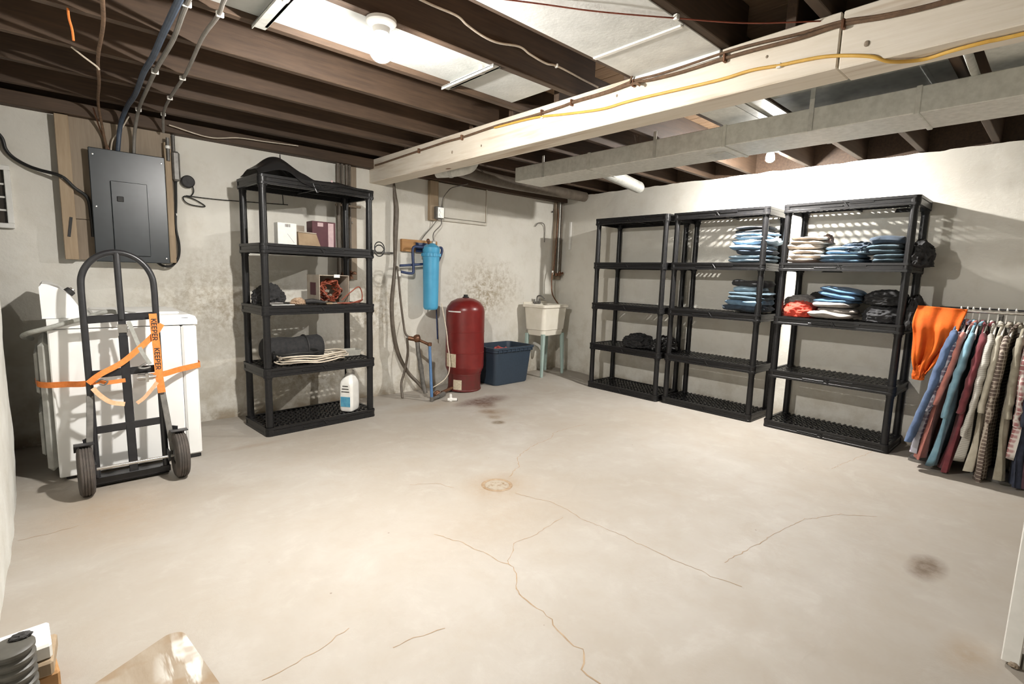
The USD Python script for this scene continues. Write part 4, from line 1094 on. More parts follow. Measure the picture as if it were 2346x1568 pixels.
T.part("crossbar", span(1.94, 2.18, 4.515, 4.54, 1.82, 1.84, 0.003), OLDWOOD, world=True)
T.part("screw", at(heap(0.012, 0.01, 0.012, 2, sub=2), (2.09, 4.51, 1.68)), CHROME, world=True)
T = Thing("water_hose", "long black water pipe hanging down the back wall from the beam", "pipe", (2.53, 4.5, 1.0))
T.part("pipe", tube([(2.521, 4.52, 2.19), (2.521, 4.52, 2.094), (2.531, 4.52, 1.972), (2.545, 4.52, 1.85), (2.536, 4.52, 1.6), (2.532, 4.52, 1.347), (2.508, 4.50, 1.176), (2.484, 4.50, 0.919), (2.493, 4.48, 0.658), (2.537, 4.46, 0.434), (2.622, 4.42, 0.247), (2.705, 4.36, 0.135), (2.76, 4.30, 0.05)], [0.011, 0.011, 0.02, 0.026, 0.023, 0.015, 0.017, 0.02, 0.021, 0.02, 0.018, 0.017, 0.016], 14), BROWN_PIPE, world=True)
T.part("thin_pipe", tube([(2.535, 4.50, 1.30), (2.542, 4.48, 1.262), (2.557, 4.46, 1.007), (2.58, 4.44, 0.76), (2.595, 4.42, 0.64), (2.625, 4.38, 0.60)], 0.0105, 12), BROWN_PIPE, world=True)
T.part("white_clamp", rod((2.552, 4.47, 1.255), (2.556, 4.47, 1.205), 0.014), WHITE_PLASTIC, world=True)
T.part("wall_pipe", rod((2.28, 4.57, 1.425), (2.53, 4.56, 1.43), 0.010), GREY_STEEL, world=True)
T.part("drop_pipe", tube([(2.60, 4.40, 0.60), (2.608, 4.40, 0.442), (2.574, 4.40, 0.268), (2.525, 4.38, 0.14), (2.51, 4.33, 0.012)], 0.012, 12), BROWN_PIPE, world=True)
T = Thing("pipe_fittings", "valve with a blue upright pipe left of the red tank", "plumbing", (2.70, 4.2, 0))
T.part("valve", cat([rod((2.60, 4.375, 0.60), (2.68, 4.31, 0.585), 0.022), at(lathe([(0, -0.03), (0.034, -0.026), (0.042, 0), (0.034, 0.026), (0, 0.03)], sides=20, axis=(0.6, -0.6, 0.2)), (2.655, 4.30, 0.60)), rod((2.66, 4.30, 0.59), (2.735, 4.20, 0.545), 0.014), at(lathe([(0, -0.02), (0.022, -0.016), (0.022, 0.016), (0, 0.02)], sides=18), (2.735, 4.20, 0.55))]), COPPER, world=True)
T.part("grey_pipe", tube([(2.655, 4.30, 0.585), (2.665, 4.29, 0.45), (2.685, 4.27, 0.30), (2.70, 4.26, 0.15), (2.72, 4.24, 0.05)], 0.021, 16), GREY_STEEL, world=True)
T.part("coupling", rod((2.679, 4.277, 0.34), (2.685, 4.27, 0.29), 0.026), GREY_STEEL, world=True)
T.part("blue_pipe", rod((2.735, 4.20, 0.54), (2.695, 4.09, 0.03), 0.0145), PEX_BLUE, world=True)
T.part("steel_ring", rod((2.735, 4.20, 0.525), (2.733, 4.194, 0.495), 0.0165), CHROME, world=True)
T.part("floor_elbow", cat([rod((2.69, 4.085, 0.045), (2.69, 4.085, 0.004), 0.019), rod((2.695, 4.088, 0.022), (2.80, 4.13, 0.026), 0.0155), rod((2.80, 4.13, 0.026), (2.90, 4.18, 0.034), 0.023)]), GREY_STEEL, world=True)
T.part("tank_pipe", rod((2.89, 4.20, 0.04), (3.06, 4.26, 0.06), 0.017), COPPER, world=True)
T.part("brass_tee", at(heap(0.10, 0.08, 0.075, 31, 0.2, 4), (2.82, 4.18, 0.003)), COPPER, world=True)
T = Thing("drain_valve", "white plastic drain fitting standing on the floor before the red tank", "plumbing fitting", (2.845, 3.985, 0))
T.part("upright", cat([lathe([(0, 0.004), (0.022, 0.004), (0.022, 0.03), (0.014, 0.04), (0.014, 0.06), (0.010, 0.075), (0, 0.078)], sides=18)]), WHITE_PLASTIC)
T.part("outlet", rod((-0.03, 0.01, 0.02), (0.05, -0.035, 0.018), 0.016), WHITE_PLASTIC)
T.part("dark_mouth", rod((0.048, -0.034, 0.018), (0.054, -0.037, 0.018), 0.012), DARK)
cable("clear_tube", [(2.87, 4.20, 0.95), (2.862, 4.10, 0.70), (2.868, 4.08, 0.55), (2.885, 4.07, 0.416), (2.882, 4.07, 0.284), (2.85, 4.09, 0.208), (2.78, 4.12, 0.15), (2.72, 4.16, 0.11)], 0.0055, WHITE_CABLE, "thin pale tube curving down the left side of the red tank", "tube")

T = Thing("water_filter", "bright blue water filter housing under a wooden board", "water filter", (2.90, 4.44, 1.45))
T.part("board", span(2.625, 3.045, 4.545, 4.585, 1.455, 1.577, 0.003), ORANGEWOOD, world=True)
T.part("bracket", cat([span(2.78, 3.02, 4.46, 4.546, 1.49, 1.50), span(2.78, 3.02, 4.535, 4.546, 1.455, 1.55)]), PEX_NAVY, world=True)
T.part("filter_head", at(lathe([(0, 0.0), (0.084, 0.0), (0.088, 0.012), (0.088, 0.050), (0.070, 0.066), (0.045, 0.082), (0.030, 0.092), (0, 0.092)], sides=36), (2.90, 4.44, 1.455)), FILTER_BLUE, world=True)
T.part("housing", at(lathe([(0, -0.585), (0.060, -0.583), (0.070, -0.572), (0.076, -0.555), (0.083, -0.10), (0.086, -0.045), (0.094, -0.042), (0.094, -0.010), (0.086, -0.004), (0.086, 0.0), (0, 0.0)], sides=40), (2.90, 4.44, 1.456)), FILTER_BLUE, world=True)
T.part("collar_rib", cat([at(box((0.008, 0.008, 0.03)), (2.90 + 0.094 * math.cos(a), 4.44 + 0.094 * math.sin(a), 1.43)) for a in np.linspace(0, 2 * math.pi, 20, endpoint=False)]), FILTER_BLUE, world=True)
T.part("vent_valve", cat([rod((2.87, 4.43, 1.53), (2.85, 4.42, 1.575), 0.014), at(heap(0.04, 0.03, 0.03, 6, 0.2, 3), (2.85, 4.42, 1.56))]), COPPER, world=True)
T.part("top_cap", at(lathe([(0, 0), (0.022, 0), (0.022, 0.02), (0.012, 0.034), (0, 0.036)], sides=18), (2.93, 4.44, 1.545)), GALV_PIPE, world=True)
T.part("inlet_pipe", tube([(2.83, 4.45, 1.50), (2.76, 4.46, 1.505), (2.71, 4.46, 1.50), (2.695, 4.46, 1.46), (2.698, 4.46, 1.38), (2.705, 4.46, 1.29), (2.70, 4.46, 1.245), (2.66, 4.46, 1.238), (2.57, 4.47, 1.250)], 0.013, 12, per=5), PEX_NAVY, world=True)
T.part("inlet_pipe", tube([(2.565, 4.48, 1.31), (2.68, 4.48, 1.32), (2.83, 4.48, 1.335)], 0.012, 12), PEX_NAVY, world=True)
T.part("outlet_pipe", tube([(2.97, 4.45, 1.50), (3.035, 4.46, 1.51), (3.045, 4.46, 1.47), (3.015, 4.47, 1.38), (3.0, 4.48, 1.33), (2.995, 4.50, 1.1), (3.01, 4.50, 0.88), (3.03, 4.50, 0.55)], [0.013, 0.013, 0.013, 0.012, 0.008, 0.007, 0.007, 0.007], 10), PEX_NAVY, world=True)
T = Thing("outlet_post", "brown wooden stud end with a grey outlet box above the blue filter", "electrical outlet", (3.03, 4.52, 1.9))
T.part("stud", span(2.945, 3.045, 4.53, 4.585, 1.79, 2.19, 0.004), PINE, world=True)
T.part("outlet_box", span(2.985, 3.075, 4.47, 4.53, 1.805, 1.93, 0.008), GREY_STEEL, world=True)
T.part("cover", cat([span(2.992, 3.068, 4.462, 4.47, 1.812, 1.922, 0.003), at(rot(lathe([(0, 0), (0.02, 0), (0.02, 0.005), (0, 0.006)], sides=18), 90, [1, 0, 0]), (3.03, 4.462, 1.89)), at(rot(lathe([(0, 0), (0.02, 0), (0.02, 0.005), (0, 0.006)], sides=18), 90, [1, 0, 0]), (3.03, 4.462, 1.845))]), GALV_PIPE, world=True)
T.part("cord", tube([(3.06, 4.50, 1.805), (3.054, 4.49, 1.76), (3.03, 4.49, 1.726), (2.965, 4.48, 1.67), (2.935, 4.46, 1.63), (2.932, 4.45, 1.58)], 0.0055, 8), GREY_CABLE, world=True)
T.part("cord", tube([(3.02, 4.50, 1.805), (3.01, 4.54, 1.77), (2.985, 4.57, 1.72), (2.92, 4.575, 1.65), (2.86, 4.57, 1.58)], 0.004, 8), GREY_CABLE, world=True)
T.part("cord", tube([(3.06, 4.50, 1.93), (3.078, 4.50, 2.019), (3.132, 4.50, 2.092), (3.186, 4.50, 2.14), (3.27, 4.48, 2.17), (3.36, 4.45, 2.20)], 0.0045, 8), GREY_CABLE, world=True)

# ------------------------------------------------------------------ pressure tank, tote, sink
T = Thing("pressure_tank", "red steel pressure tank standing beside the navy tote", "tank", (3.23, 4.28, float(floor_h(3.23, 4.28))))
R = 0.203
T.part("shell", lathe([(0.160, 0.165), (0.178, 0.185), (R - 0.004, 0.235), (R, 0.26), (R, 0.84), (R - 0.012, 0.885), (R - 0.05, 0.935), (R - 0.11, 0.965), (0.03, 0.978), (0, 0.979)], sides=64), TANK_RED, smooth=50)
T.part("weld_band", cat([lathe([(R - 0.002, z), (R + 0.0025, z + 0.004), (R + 0.0025, z + 0.010), (R - 0.002, z + 0.014)], sides=64) for z in (0.40, 0.62)]), TANK_RED)
T.part("skirt", lathe([(0.155, 0.0), (0.178, 0.0), (0.180, 0.012), (0.174, 0.022), (0.172, 0.15), (0.178, 0.17), (0.176, 0.185), (0.155, 0.19)], sides=56), TANK_DARK)
T.part("top_plug", cat([lathe([(0, 0.97), (0.034, 0.97), (0.034, 0.985), (0.022, 0.99), (0.022, 1.008), (0, 1.010)], sides=20)]), DARK)
view = np.array([-0.665, -0.747])


def on_tank(off, z0, z1, wide, rad):
    """curved sticker: off = sideways offset in radii, seen from the room"""
    side = np.array([-0.747, 0.665])
    a = math.asin(off)
    rings = []
    b = np.linspace(a - wide / rad / 2, a + wide / rad / 2, 7)
    def fn(u, v):
        ang = b[0] + (b[-1] - b[0]) * u
        dirs = np.cos(ang)[..., None] * view + np.sin(ang)[..., None] * side
        return np.concatenate([dirs * (rad + 0.0015), (z0 + (z1 - z0) * v)[..., None]], -1)
    return sheet(7, 3, fn, 0.0012)


T.part("sticker", on_tank(0.66, 0.26, 0.40, 0.14, R), LABEL)
T.part("sticker", on_tank(0.34, 0.02, 0.125, 0.095, 0.1735), LABEL)
T.part("brand_stripe", on_tank(0.52, 0.832, 0.845, 0.16, R), WHITE_PLASTIC)

zf = float(floor_h(3.8, 4.3))
T = Thing("tote", "navy plastic tote without a lid between the tank and the sink", "tote", (3.795, 4.315, zf), 2)
TW, TD, TH = 0.60, 0.42, 0.425
rings = [np.c_[rounded_plan(w, d, 0.05, 6), np.full(24, z)] for w, d, z in ((TW - 0.10, TD - 0.09, 0.0), (TW - 0.085, TD - 0.075, 0.012), (TW - 0.02, TD - 0.02, TH - 0.055), (TW + 0.012, TD + 0.012, TH - 0.05), (TW + 0.012, TD + 0.012, TH - 0.028), (TW + 0.03, TD + 0.03, TH - 0.022), (TW + 0.03, TD + 0.03, TH), (TW - 0.01, TD - 0.01, TH), (TW - 0.03, TD - 0.03, TH - 0.06), (TW - 0.10, TD - 0.09, 0.012))]
T.part("tub", loft(rings), TOTE_NAVY)
for x in np.linspace(-0.26, 0.26, 9):
    T.part("rim_rib", box((0.008, 0.012, 0.03), (x, -TD / 2 - 0.010, TH - 0.04), 0.002), TOTE_NAVY)
single("red_blanket", at(heap(0.50, 0.33, 0.40, 21, 0.2), (3.78, 4.315, zf + 0.014)), RED_CLOTH, "crumpled red cloth inside the navy tote", "cloth")

T = Thing("laundry_sink", "off-white plastic laundry sink on legs in the corner", "sink", (4.30, 4.15, 0.035), 7)
SW, SD = 0.50, 0.355


def sink_ring(inset, r, z):
    p = rounded_plan(SW - 2 * inset, SD - 2 * inset, r, 6) + [SW / 2, SD / 2]
    return np.c_[p, np.full(len(p), z)]


T.part("basin", loft([sink_ring(i, r, z) for i, r, z in ((0.05, 0.05, 0.50), (0.045, 0.055, 0.505), (0.038, 0.055, 0.565), (0.030, 0.055, 0.572), (0.014, 0.045, 0.835), (0.004, 0.035, 0.838), (0.0, 0.03, 0.842), (0.0, 0.03, 0.868), (0.006, 0.03, 0.875), (0.035, 0.035, 0.875), (0.045, 0.05, 0.86), (0.075, 0.06, 0.53), (0.12, 0.05, 0.525))]), SINK)
T.part("backsplash", span(0.02, SW - 0.02, SD - 0.02, SD + 0.004, 0.87, 0.90, 0.006), SINK)
T.part("maker_mark", at(rot(cat([tube([(0.016 * math.cos(a), 0.008 * math.sin(a), 0) for a in np.linspace(0, 2 * math.pi, 16)], 0.0012, 6, smooth=False), box((0.016, 0.003, 0.002))]), 90, [1, 0, 0]), (0.0, 0, 0)).apply_transform(trimesh.transformations.rotation_matrix(-math.pi / 2, [0, 0, 1])).apply_translation((0.0435, SD - 0.06, 0.545)), GREY_STEEL)
for lx, ly in ((0.055, 0.055), (SW - 0.055, 0.055), (0.055, SD - 0.055), (SW - 0.055, SD - 0.055)):
    leg = loft([np.c_[rounded_plan(s, s, s * 0.25, 4) + [lx + (lx - SW / 2) * k, ly + (ly - SD / 2) * k], np.full(16, z)] for s, k, z in ((0.026, 0.10, 0.0), (0.030, 0.10, 0.01), (0.046, 0.0, 0.50), (0.046, 0.0, 0.52))])
    T.part("leg", leg, LEG_GREY)
T.part("faucet", cat([rod((SW / 2 - 0.06, SD - 0.035, 0.885), (SW / 2 + 0.06, SD - 0.035, 0.885), 0.016), tube([(SW / 2, SD - 0.035, 0.885), (SW / 2, SD - 0.04, 0.96), (SW / 2, SD - 0.09, 0.975), (SW / 2, SD - 0.15, 0.94)], 0.009, 10)] + [rod((SW / 2 + s * 0.055, SD - 0.035, 0.885), (SW / 2 + s * 0.055, SD - 0.035, 0.93), 0.013) for s in (-1, 1)]), GREY_STEEL)
T.part("drain_trap", tube([(0.26, 0.2, 0.525), (0.26, 0.2, 0.36), (0.28, 0.24, 0.30), (0.31, 0.30, 0.33), (0.33, 0.40, 0.36)], 0.02, 14), WHITE_PLASTIC)

T = Thing("corner_board", "tall weathered board in the corner carrying thin water pipes", "board", (4.90, 4.54, 1.7))
T.part("board", span(4.835, 4.975, 4.545, 4.58, 1.215, 2.19, 0.003), OLDWOOD, world=True)
T.part("edge_strip", span(4.978, 4.996, 4.40, 4.43, 1.60, 1.95, 0.002), WHITE_PLASTIC, world=True)
for px, z0, z1, mt in ((4.865, 1.28, 2.19, BROWN_PIPE), (4.895, 1.28, 2.19, GALV_PIPE), (4.93, 1.30, 2.19, BROWN_PIPE)):
    p = T.part("pipe", rod((px, 4.525, z0), (px, 4.525, z1), 0.010), mt, world=True)
    v = cat([at(lathe([(0, -0.022), (0.018, -0.018), (0.018, 0.018), (0, 0.022)], sides=14), (px, 4.52, z0)), rod((px, 4.52, z0), (px, 4.47, z0), 0.008), at(heap(0.035, 0.012, 0.035, int(px * 90), 0.25, 3), (px, 4.468, z0 - 0.017))])
    part(p, "valve", at(v, -T.loc), COPPER)
T.part("hook", at(heap(0.02, 0.015, 0.02, 9, sub=2), (4.80, 4.57, 2.06)), DARK, world=True)
cable("sink_hose", [(4.825, 4.50, 2.10), (4.826, 4.49, 1.989), (4.80, 4.48, 1.70), (4.755, 4.46, 1.40), (4.715, 4.45, 1.26), (4.712, 4.45, 1.15), (4.725, 4.44, 1.03), (4.79, 4.42, 0.93), (4.80, 4.38, 0.895)], 0.0075, COPPER, "thin red-brown hose dropping from the corner pipes into the sink", "hose", clips=[(4.728, 4.455, 1.30)], clip_size=(0.018, 0.018, 0.05))
single("wall_hook", tube([(4.50, 4.57, 1.86), (4.53, 4.55, 1.90), (4.579, 4.55, 1.912), (4.64, 4.555, 1.90), (4.675, 4.57, 1.84), (4.68, 4.575, 1.68)], 0.0055, 8), GREY_CABLE, "bent grey rod hooked on the back wall above the sink", "hook")

# ------------------------------------------------------------------ clothes on the right shelving units
JEANS = [cloth("light_denim", (0.30, 0.42, 0.52), (0.20, 0.31, 0.41)), cloth("mid_denim", (0.13, 0.23, 0.34), (0.075, 0.14, 0.22)), cloth("dark_denim", (0.035, 0.055, 0.085), (0.02, 0.033, 0.05)), cloth("black_denim", (0.018, 0.018, 0.021), (0.03, 0.03, 0.032)),
         cloth("beige_twill", (0.50, 0.43, 0.36), (0.40, 0.34, 0.28)), cloth("grey_twill", (0.30, 0.275, 0.25), (0.21, 0.19, 0.17)), cloth("teal_denim", (0.06, 0.10, 0.125), (0.035, 0.06, 0.08)), cloth("blue_denim", (0.10, 0.21, 0.36), (0.06, 0.14, 0.26)), cloth("red_cotton", (0.66, 0.075, 0.04), (0.55, 0.05, 0.03)), cloth("grey_wool", (0.26, 0.24, 0.23), (0.18, 0.165, 0.16))]


def pile(name, cat_word, xc, yc, z, specs, group, stretch=1.0):
    """specs: (material index, width along the wall, depth, height, label) from the bottom up"""
    for i, (mi, w, d, h, label) in enumerate(specs):
        m = folded(d, w, h, 100 + int(1000 * yc) % 500 + 17 * i, 1 if h < 0.056 else 2)
        off = RNG.uniform(-0.02, 0.02, 2)
        single(name, at(rotz(m, RNG.uniform(-8, 8)), (xc + off[0], yc + off[1], z)), JEANS[mi], label, cat_word, group, smooth=60)
        z += h * 0.97


PX = 4.755
pile("folded_jeans", "jeans", PX, 1.965, S_TOP[3], [
    (0, 0.40, 0.36, 0.062, "lowest light blue jeans of the tall pile in the middle unit's upper shelf"),
    (2, 0.34, 0.35, 0.045, "dark folded jeans second from the bottom in the tall pile"),
    (1, 0.36, 0.34, 0.042, "mid-blue folded jeans third from the bottom in the tall pile"),
    (0, 0.38, 0.35, 0.048, "light blue jeans in the centre of the tall pile"),
    (0, 0.33, 0.34, 0.070, "thick pale jeans under the dark ones at the tall pile's top"),
    (3, 0.31, 0.33, 0.058, "charcoal jeans topmost on the tall pile"),
], "jeans pile on the middle unit's upper shelf")
pile("folded_jeans", "jeans", PX, 1.975, S_TOP[2], [
    (2, 0.42, 0.36, 0.055, "dark navy jeans at the bottom of the lower jeans pile"),
    (1, 0.40, 0.35, 0.055, "blue jeans second in the lower jeans pile"),
    (6, 0.37, 0.34, 0.075, "bulky teal jeans in the middle of the lower jeans pile"),
    (0, 0.24, 0.33, 0.045, "pale jeans near the top of the lower jeans pile"),
    (3, 0.34, 0.33, 0.052, "charcoal trousers topmost on the lower jeans pile"),
], "jeans pile on the middle unit's second shelf")
pile("folded_trousers", "trousers", PX, 1.53, S_TOP[3], [
    (4, 0.26, 0.36, 0.030, "thin beige trousers lowest in the beige pile"),
    (4, 0.29, 0.36, 0.034, "beige trousers second from below in the beige pile"),
    (4, 0.27, 0.35, 0.034, "beige trousers third from below in the beige pile"),
    (4, 0.31, 0.35, 0.050, "thicker beige trousers below the top of the beige pile"),
    (4, 0.29, 0.35, 0.062, "beige trousers with rolled brown end topmost on the pile"),
], "beige pile on the fullest unit's upper shelf")
single("belt_roll", at(heap(0.09, 0.09, 0.085, 14, 0.35), (4.70, 1.385, S_TOP[3] + 0.155)), cloth("brown_twill", (0.10, 0.065, 0.05), (0.17, 0.12, 0.10)), "rolled brown cloth end on top of the beige pile", "cloth")
pile("folded_jeans", "jeans", PX, 1.245, S_TOP[3], [
    (1, 0.33, 0.36, 0.062, "blue jeans lower of two right of the beige pile"),
    (0, 0.31, 0.35, 0.062, "pale creased jeans upper of two right of the beige pile"),
], "creased jeans on the fullest unit's upper shelf")
single("crumpled_jeans", at(heap(0.34, 0.30, 0.10, 33, 0.25), (PX, 1.16, S_TOP[3] + 0.075)), JEANS[2], "dark navy jeans thrown across the upper shelf of the fullest unit", "jeans", smooth=60)
pile("folded_jeans", "jeans", PX, 0.965, S_TOP[3], [
    (6, 0.23, 0.35, 0.060, "teal jeans at the bottom right of the fullest unit's upper shelf"),
    (6, 0.24, 0.35, 0.070, "teal jeans in the middle of the right-hand stack, upper shelf"),
    (2, 0.24, 0.34, 0.055, "dark jeans on top of the right-hand stack, upper shelf"),
], "teal stack on the fullest unit's upper shelf")
single("jacket", at(heap(0.34, 0.19, 0.21, 23, 0.25), (4.735, 0.785, S_TOP[3] - 0.03)), CLOTH_BLACK, "black jacket bulging past the right end of the upper shelf", "jacket", smooth=60)
single("orange_red_shirt", at(heap(0.34, 0.28, 0.150, 26, 0.13), (4.735, 1.545, S_TOP[2])), JEANS[8], "bright orange-red shirt crumpled at the shelf's left end", "shirt", smooth=60)
single("grey_sweater", at(heap(0.26, 0.28, 0.095, 27, 0.16), (4.80, 1.56, S_TOP[2] + 0.095)), JEANS[9], "grey sweater lying behind and over the orange-red shirt", "sweater", smooth=60)
single("black_garment", at(heap(0.20, 0.26, 0.20, 28, 0.12), (4.885, 1.45, S_TOP[2] + 0.02)), CLOTH_BLACK, "rounded black garment behind the orange-red shirt", "clothing", smooth=60)
pile("folded_trousers", "trousers", PX - 0.02, 1.27, S_TOP[2], [
    (5, 0.33, 0.40, 0.045, "grey trousers hanging over the shelf edge, lowest in the grey pile"),
    (5, 0.29, 0.38, 0.040, "grey trousers second from below in the grey pile"),
    (5, 0.29, 0.37, 0.042, "grey trousers third from below in the grey pile"),
    (7, 0.31, 0.36, 0.032, "thin bright blue jeans on the grey pile"),
], "grey pile on the fullest unit's second shelf")
m = folded(0.35, 0.30, 0.075, 77, 2)
rot(m, 9, [1, 0, 0])
single("folded_jeans", at(m, (PX, 1.255, S_TOP[2] + 0.165)), JEANS[7], "bright blue jeans tilted on top of the grey pile", "jeans", smooth=60)
single("black_trousers", at(heap(0.36, 0.30, 0.15, 36, 0.16), (PX, 0.95, S_TOP[2])), JEANS[3], "black trousers heaped at the right end of the second shelf", "trousers", smooth=60)
single("black_sweater", at(heap(0.34, 0.32, 0.125, 37, 0.15), (PX + 0.02, 0.955, S_TOP[2] + 0.13)), CLOTH_BLACK, "black sweater piled above the black trousers", "sweater", smooth=60)
single("black_coat", at(heap(0.30, 0.15, 0.27, 38, 0.2), (4.72, 0.765, 0.93)), CLOTH_BLACK, "black coat hanging out past the right posts of the fullest unit", "coat", smooth=60)
single("black_coat", at(heap(0.34, 0.40, 0.155, 39, 0.3), (4.745, 3.13, S_TOP[1])), CLOTH_BLACK, "crumpled black coat on the nearly empty unit", "coat", smooth=60)
single("black_coat", at(heap(0.30, 0.30, 0.165, 41, 0.3), (4.755, 2.83, S_TOP[1])), BAG_BLACK, "shiny black jacket bundle beside the coat by the unit's right post", "jacket", smooth=60)

# ------------------------------------------------------------------ clothes rack
T = Thing("clothes_rack", "low steel clothes rack at the right edge of the picture", "clothes rack", (4.62, 0.1, 0))
RZ = 1.10
T.part("rail", rod((4.62, 0.735, RZ), (4.62, -0.75, RZ), 0.0125), CHROME, world=True)
T.part("side_rail", rod((4.665, 0.62, RZ + 0.012), (4.665, -0.75, RZ + 0.012), 0.010), BLACK_PAINT, world=True)
T.part("rail_cap", rod((4.62, 0.735, RZ), (4.62, 0.745, RZ), 0.015), BLACK_RUBBER, world=True)
for y in (0.30, -0.70):
    T.part("upright", rod((4.70, y, 0.05), (4.70, y, RZ - 0.02), 0.0125), GREY_STEEL, world=True)
    T.part("bracket", rod((4.70, y, RZ - 0.02), (4.62, y, RZ - 0.02), 0.010), GREY_STEEL, world=True)
    T.part("base_bar", rod((4.60, y, 0.035), (4.93, y, 0.035), 0.0125), GREY_STEEL, world=True)
    for xx in (4.61, 4.92):
        T.part("foot", rod((xx, y, 0.002), (xx, y, 0.04), 0.015), BLACK_RUBBER, world=True)


def shirt_body(w_top, w_hem, z_hem, t, seed):
    r = np.random.default_rng(seed)
    n, rings = 56, []
    a = np.linspace(0, 2 * np.pi, n, endpoint=False)
    ph = r.uniform(0, 6, 4)
    for z in np.concatenate([[0.0, -0.012, -0.035, -0.07, -0.10, -0.14], np.linspace(-0.19, z_hem, 16)]):
        k = np.clip(-z / 0.12, 0, 1)
        w = 0.055 + (w_top - 0.055) * k**0.8 + (w_hem - w_top) * np.clip((-z - 0.12) / (-z_hem - 0.12), 0, 1)
        d = np.clip(-z / (-z_hem), 0, 1)
        th = t * (0.35 + 0.75 * d)
        wob = 0.014 * d * np.sin(5 * a + ph[0]) + 0.010 * d * np.sin(9 * a + ph[1] + 3 * z) + 0.004 * np.sin(3 * a + 14 * z + ph[2])
        x = w * np.sign(np.cos(a)) * np.abs(np.cos(a)) ** 0.75
        y = th * np.sin(a) + wob + 0.012 * np.sin(4 * z + ph[3])
        rings.append(np.stack([x, y, z + 0.006 * d * np.sin(2 * a + ph[2])], 1))
    return loft(rings[::-1])


def leaning(m, k):
    m.vertices[:, 1] -= k * m.vertices[:, 2]
    return m


def sleeve(s, w_top, length, seed, r0=0.047):
    r = np.random.default_rng(seed)
    p = [(s * (w_top - 0.05), 0, -0.075), (s * (w_top + 0.005), -0.006, -0.14), (s * (w_top + 0.03), -0.012 + r.uniform(-0.01, 0.01), -0.30), (s * (w_top + 0.045), -0.015 + r.uniform(-0.01, 0.01), -0.48), (s * (w_top + 0.05), -0.012, -length)]
    m = tube(p, [r0 * 0.8, r0, r0 * 0.95, r0 * 0.8, r0 * 0.72], 20, per=7)
    m.vertices[:, 1] *= 0.50
    q = m.vertices
    m.vertices = q + 0.017 * (meshkit.noise(q * 22 + seed, seed) - 0.5)[:, None] * np.array([1.6, 1, 0.6])
    return m


SHIRTS = [
    (0.500, cloth("denim_shirt", (0.085, 0.135, 0.25), (0.055, 0.09, 0.17)), 0.205, 0.215, -0.80, 0.83, "blue denim shirt, first on the rack from the left"),
    (0.467, plaid("plaid_mauve", (0.26, 0.22, 0.27), (0.11, 0.09, 0.14), (0.42, 0.42, 0.48), 9, 9), 0.20, 0.21, -0.92, 0.60, "mauve and grey plaid shirt, second on the rack from the left"),
    (0.437, cloth("coral_shirt", (0.60, 0.24, 0.20), (0.50, 0.19, 0.16)), 0.20, 0.215, -0.955, 0.55, "coral pink shirt, third on the rack from the left"),
    (0.403, cloth("aqua_shirt", (0.24, 0.42, 0.52), (0.17, 0.32, 0.42)), 0.205, 0.22, -0.985, 0.62, "pale aqua shirt, fourth on the rack from the left"),
    (0.357, cloth("maroon_shirt", (0.20, 0.042, 0.05), (0.13, 0.026, 0.034)), 0.205, 0.22, -1.0, 0.58, "maroon shirt, fifth on the rack from the left"),
    (0.313, plaid("stripe_grey", (0.55, 0.53, 0.48), (0.36, 0.34, 0.30), (0.62, 0.60, 0.55), 1.0, 26), 0.21, 0.225, -0.90, 0.72, "grey-white striped shirt in the middle of the rack"),
    (0.272, cloth("cream_shirt", (0.55, 0.51, 0.42), (0.44, 0.40, 0.32)), 0.205, 0.22, -0.96, 0.55, "cream shirt right of the grey-white striped one"),
    (0.230, plaid("plaid_brown", (0.27, 0.21, 0.17), (0.13, 0.095, 0.08), (0.50, 0.44, 0.37), 13, 13), 0.21, 0.23, -1.01, 0.60, "brown and cream checked shirt hanging lowest on the rack"),
    (0.185, cloth("olive_shirt", (0.34, 0.31, 0.24), (0.25, 0.225, 0.17)), 0.205, 0.22, -0.98, 0.56, "faded olive shirt right of the brown checked shirt"),
    (0.138, plaid("plaid_pink", (0.58, 0.44, 0.42), (0.34, 0.15, 0.15), (0.66, 0.62, 0.58), 10, 10), 0.21, 0.22, -0.82, 0.60, "pink and white plaid shirt near the rack's right end"),
    (0.092, cloth("navy_shirt", (0.045, 0.055, 0.09), (0.028, 0.034, 0.058)), 0.205, 0.22, -1.0, 0.60, "navy shirt beside the pink and white plaid one"),
    (0.045, cloth("plum_shirt", (0.11, 0.055, 0.07), (0.07, 0.034, 0.045)), 0.205, 0.22, -1.0, 0.58, "plum shirt furthest right on the rack"),
]
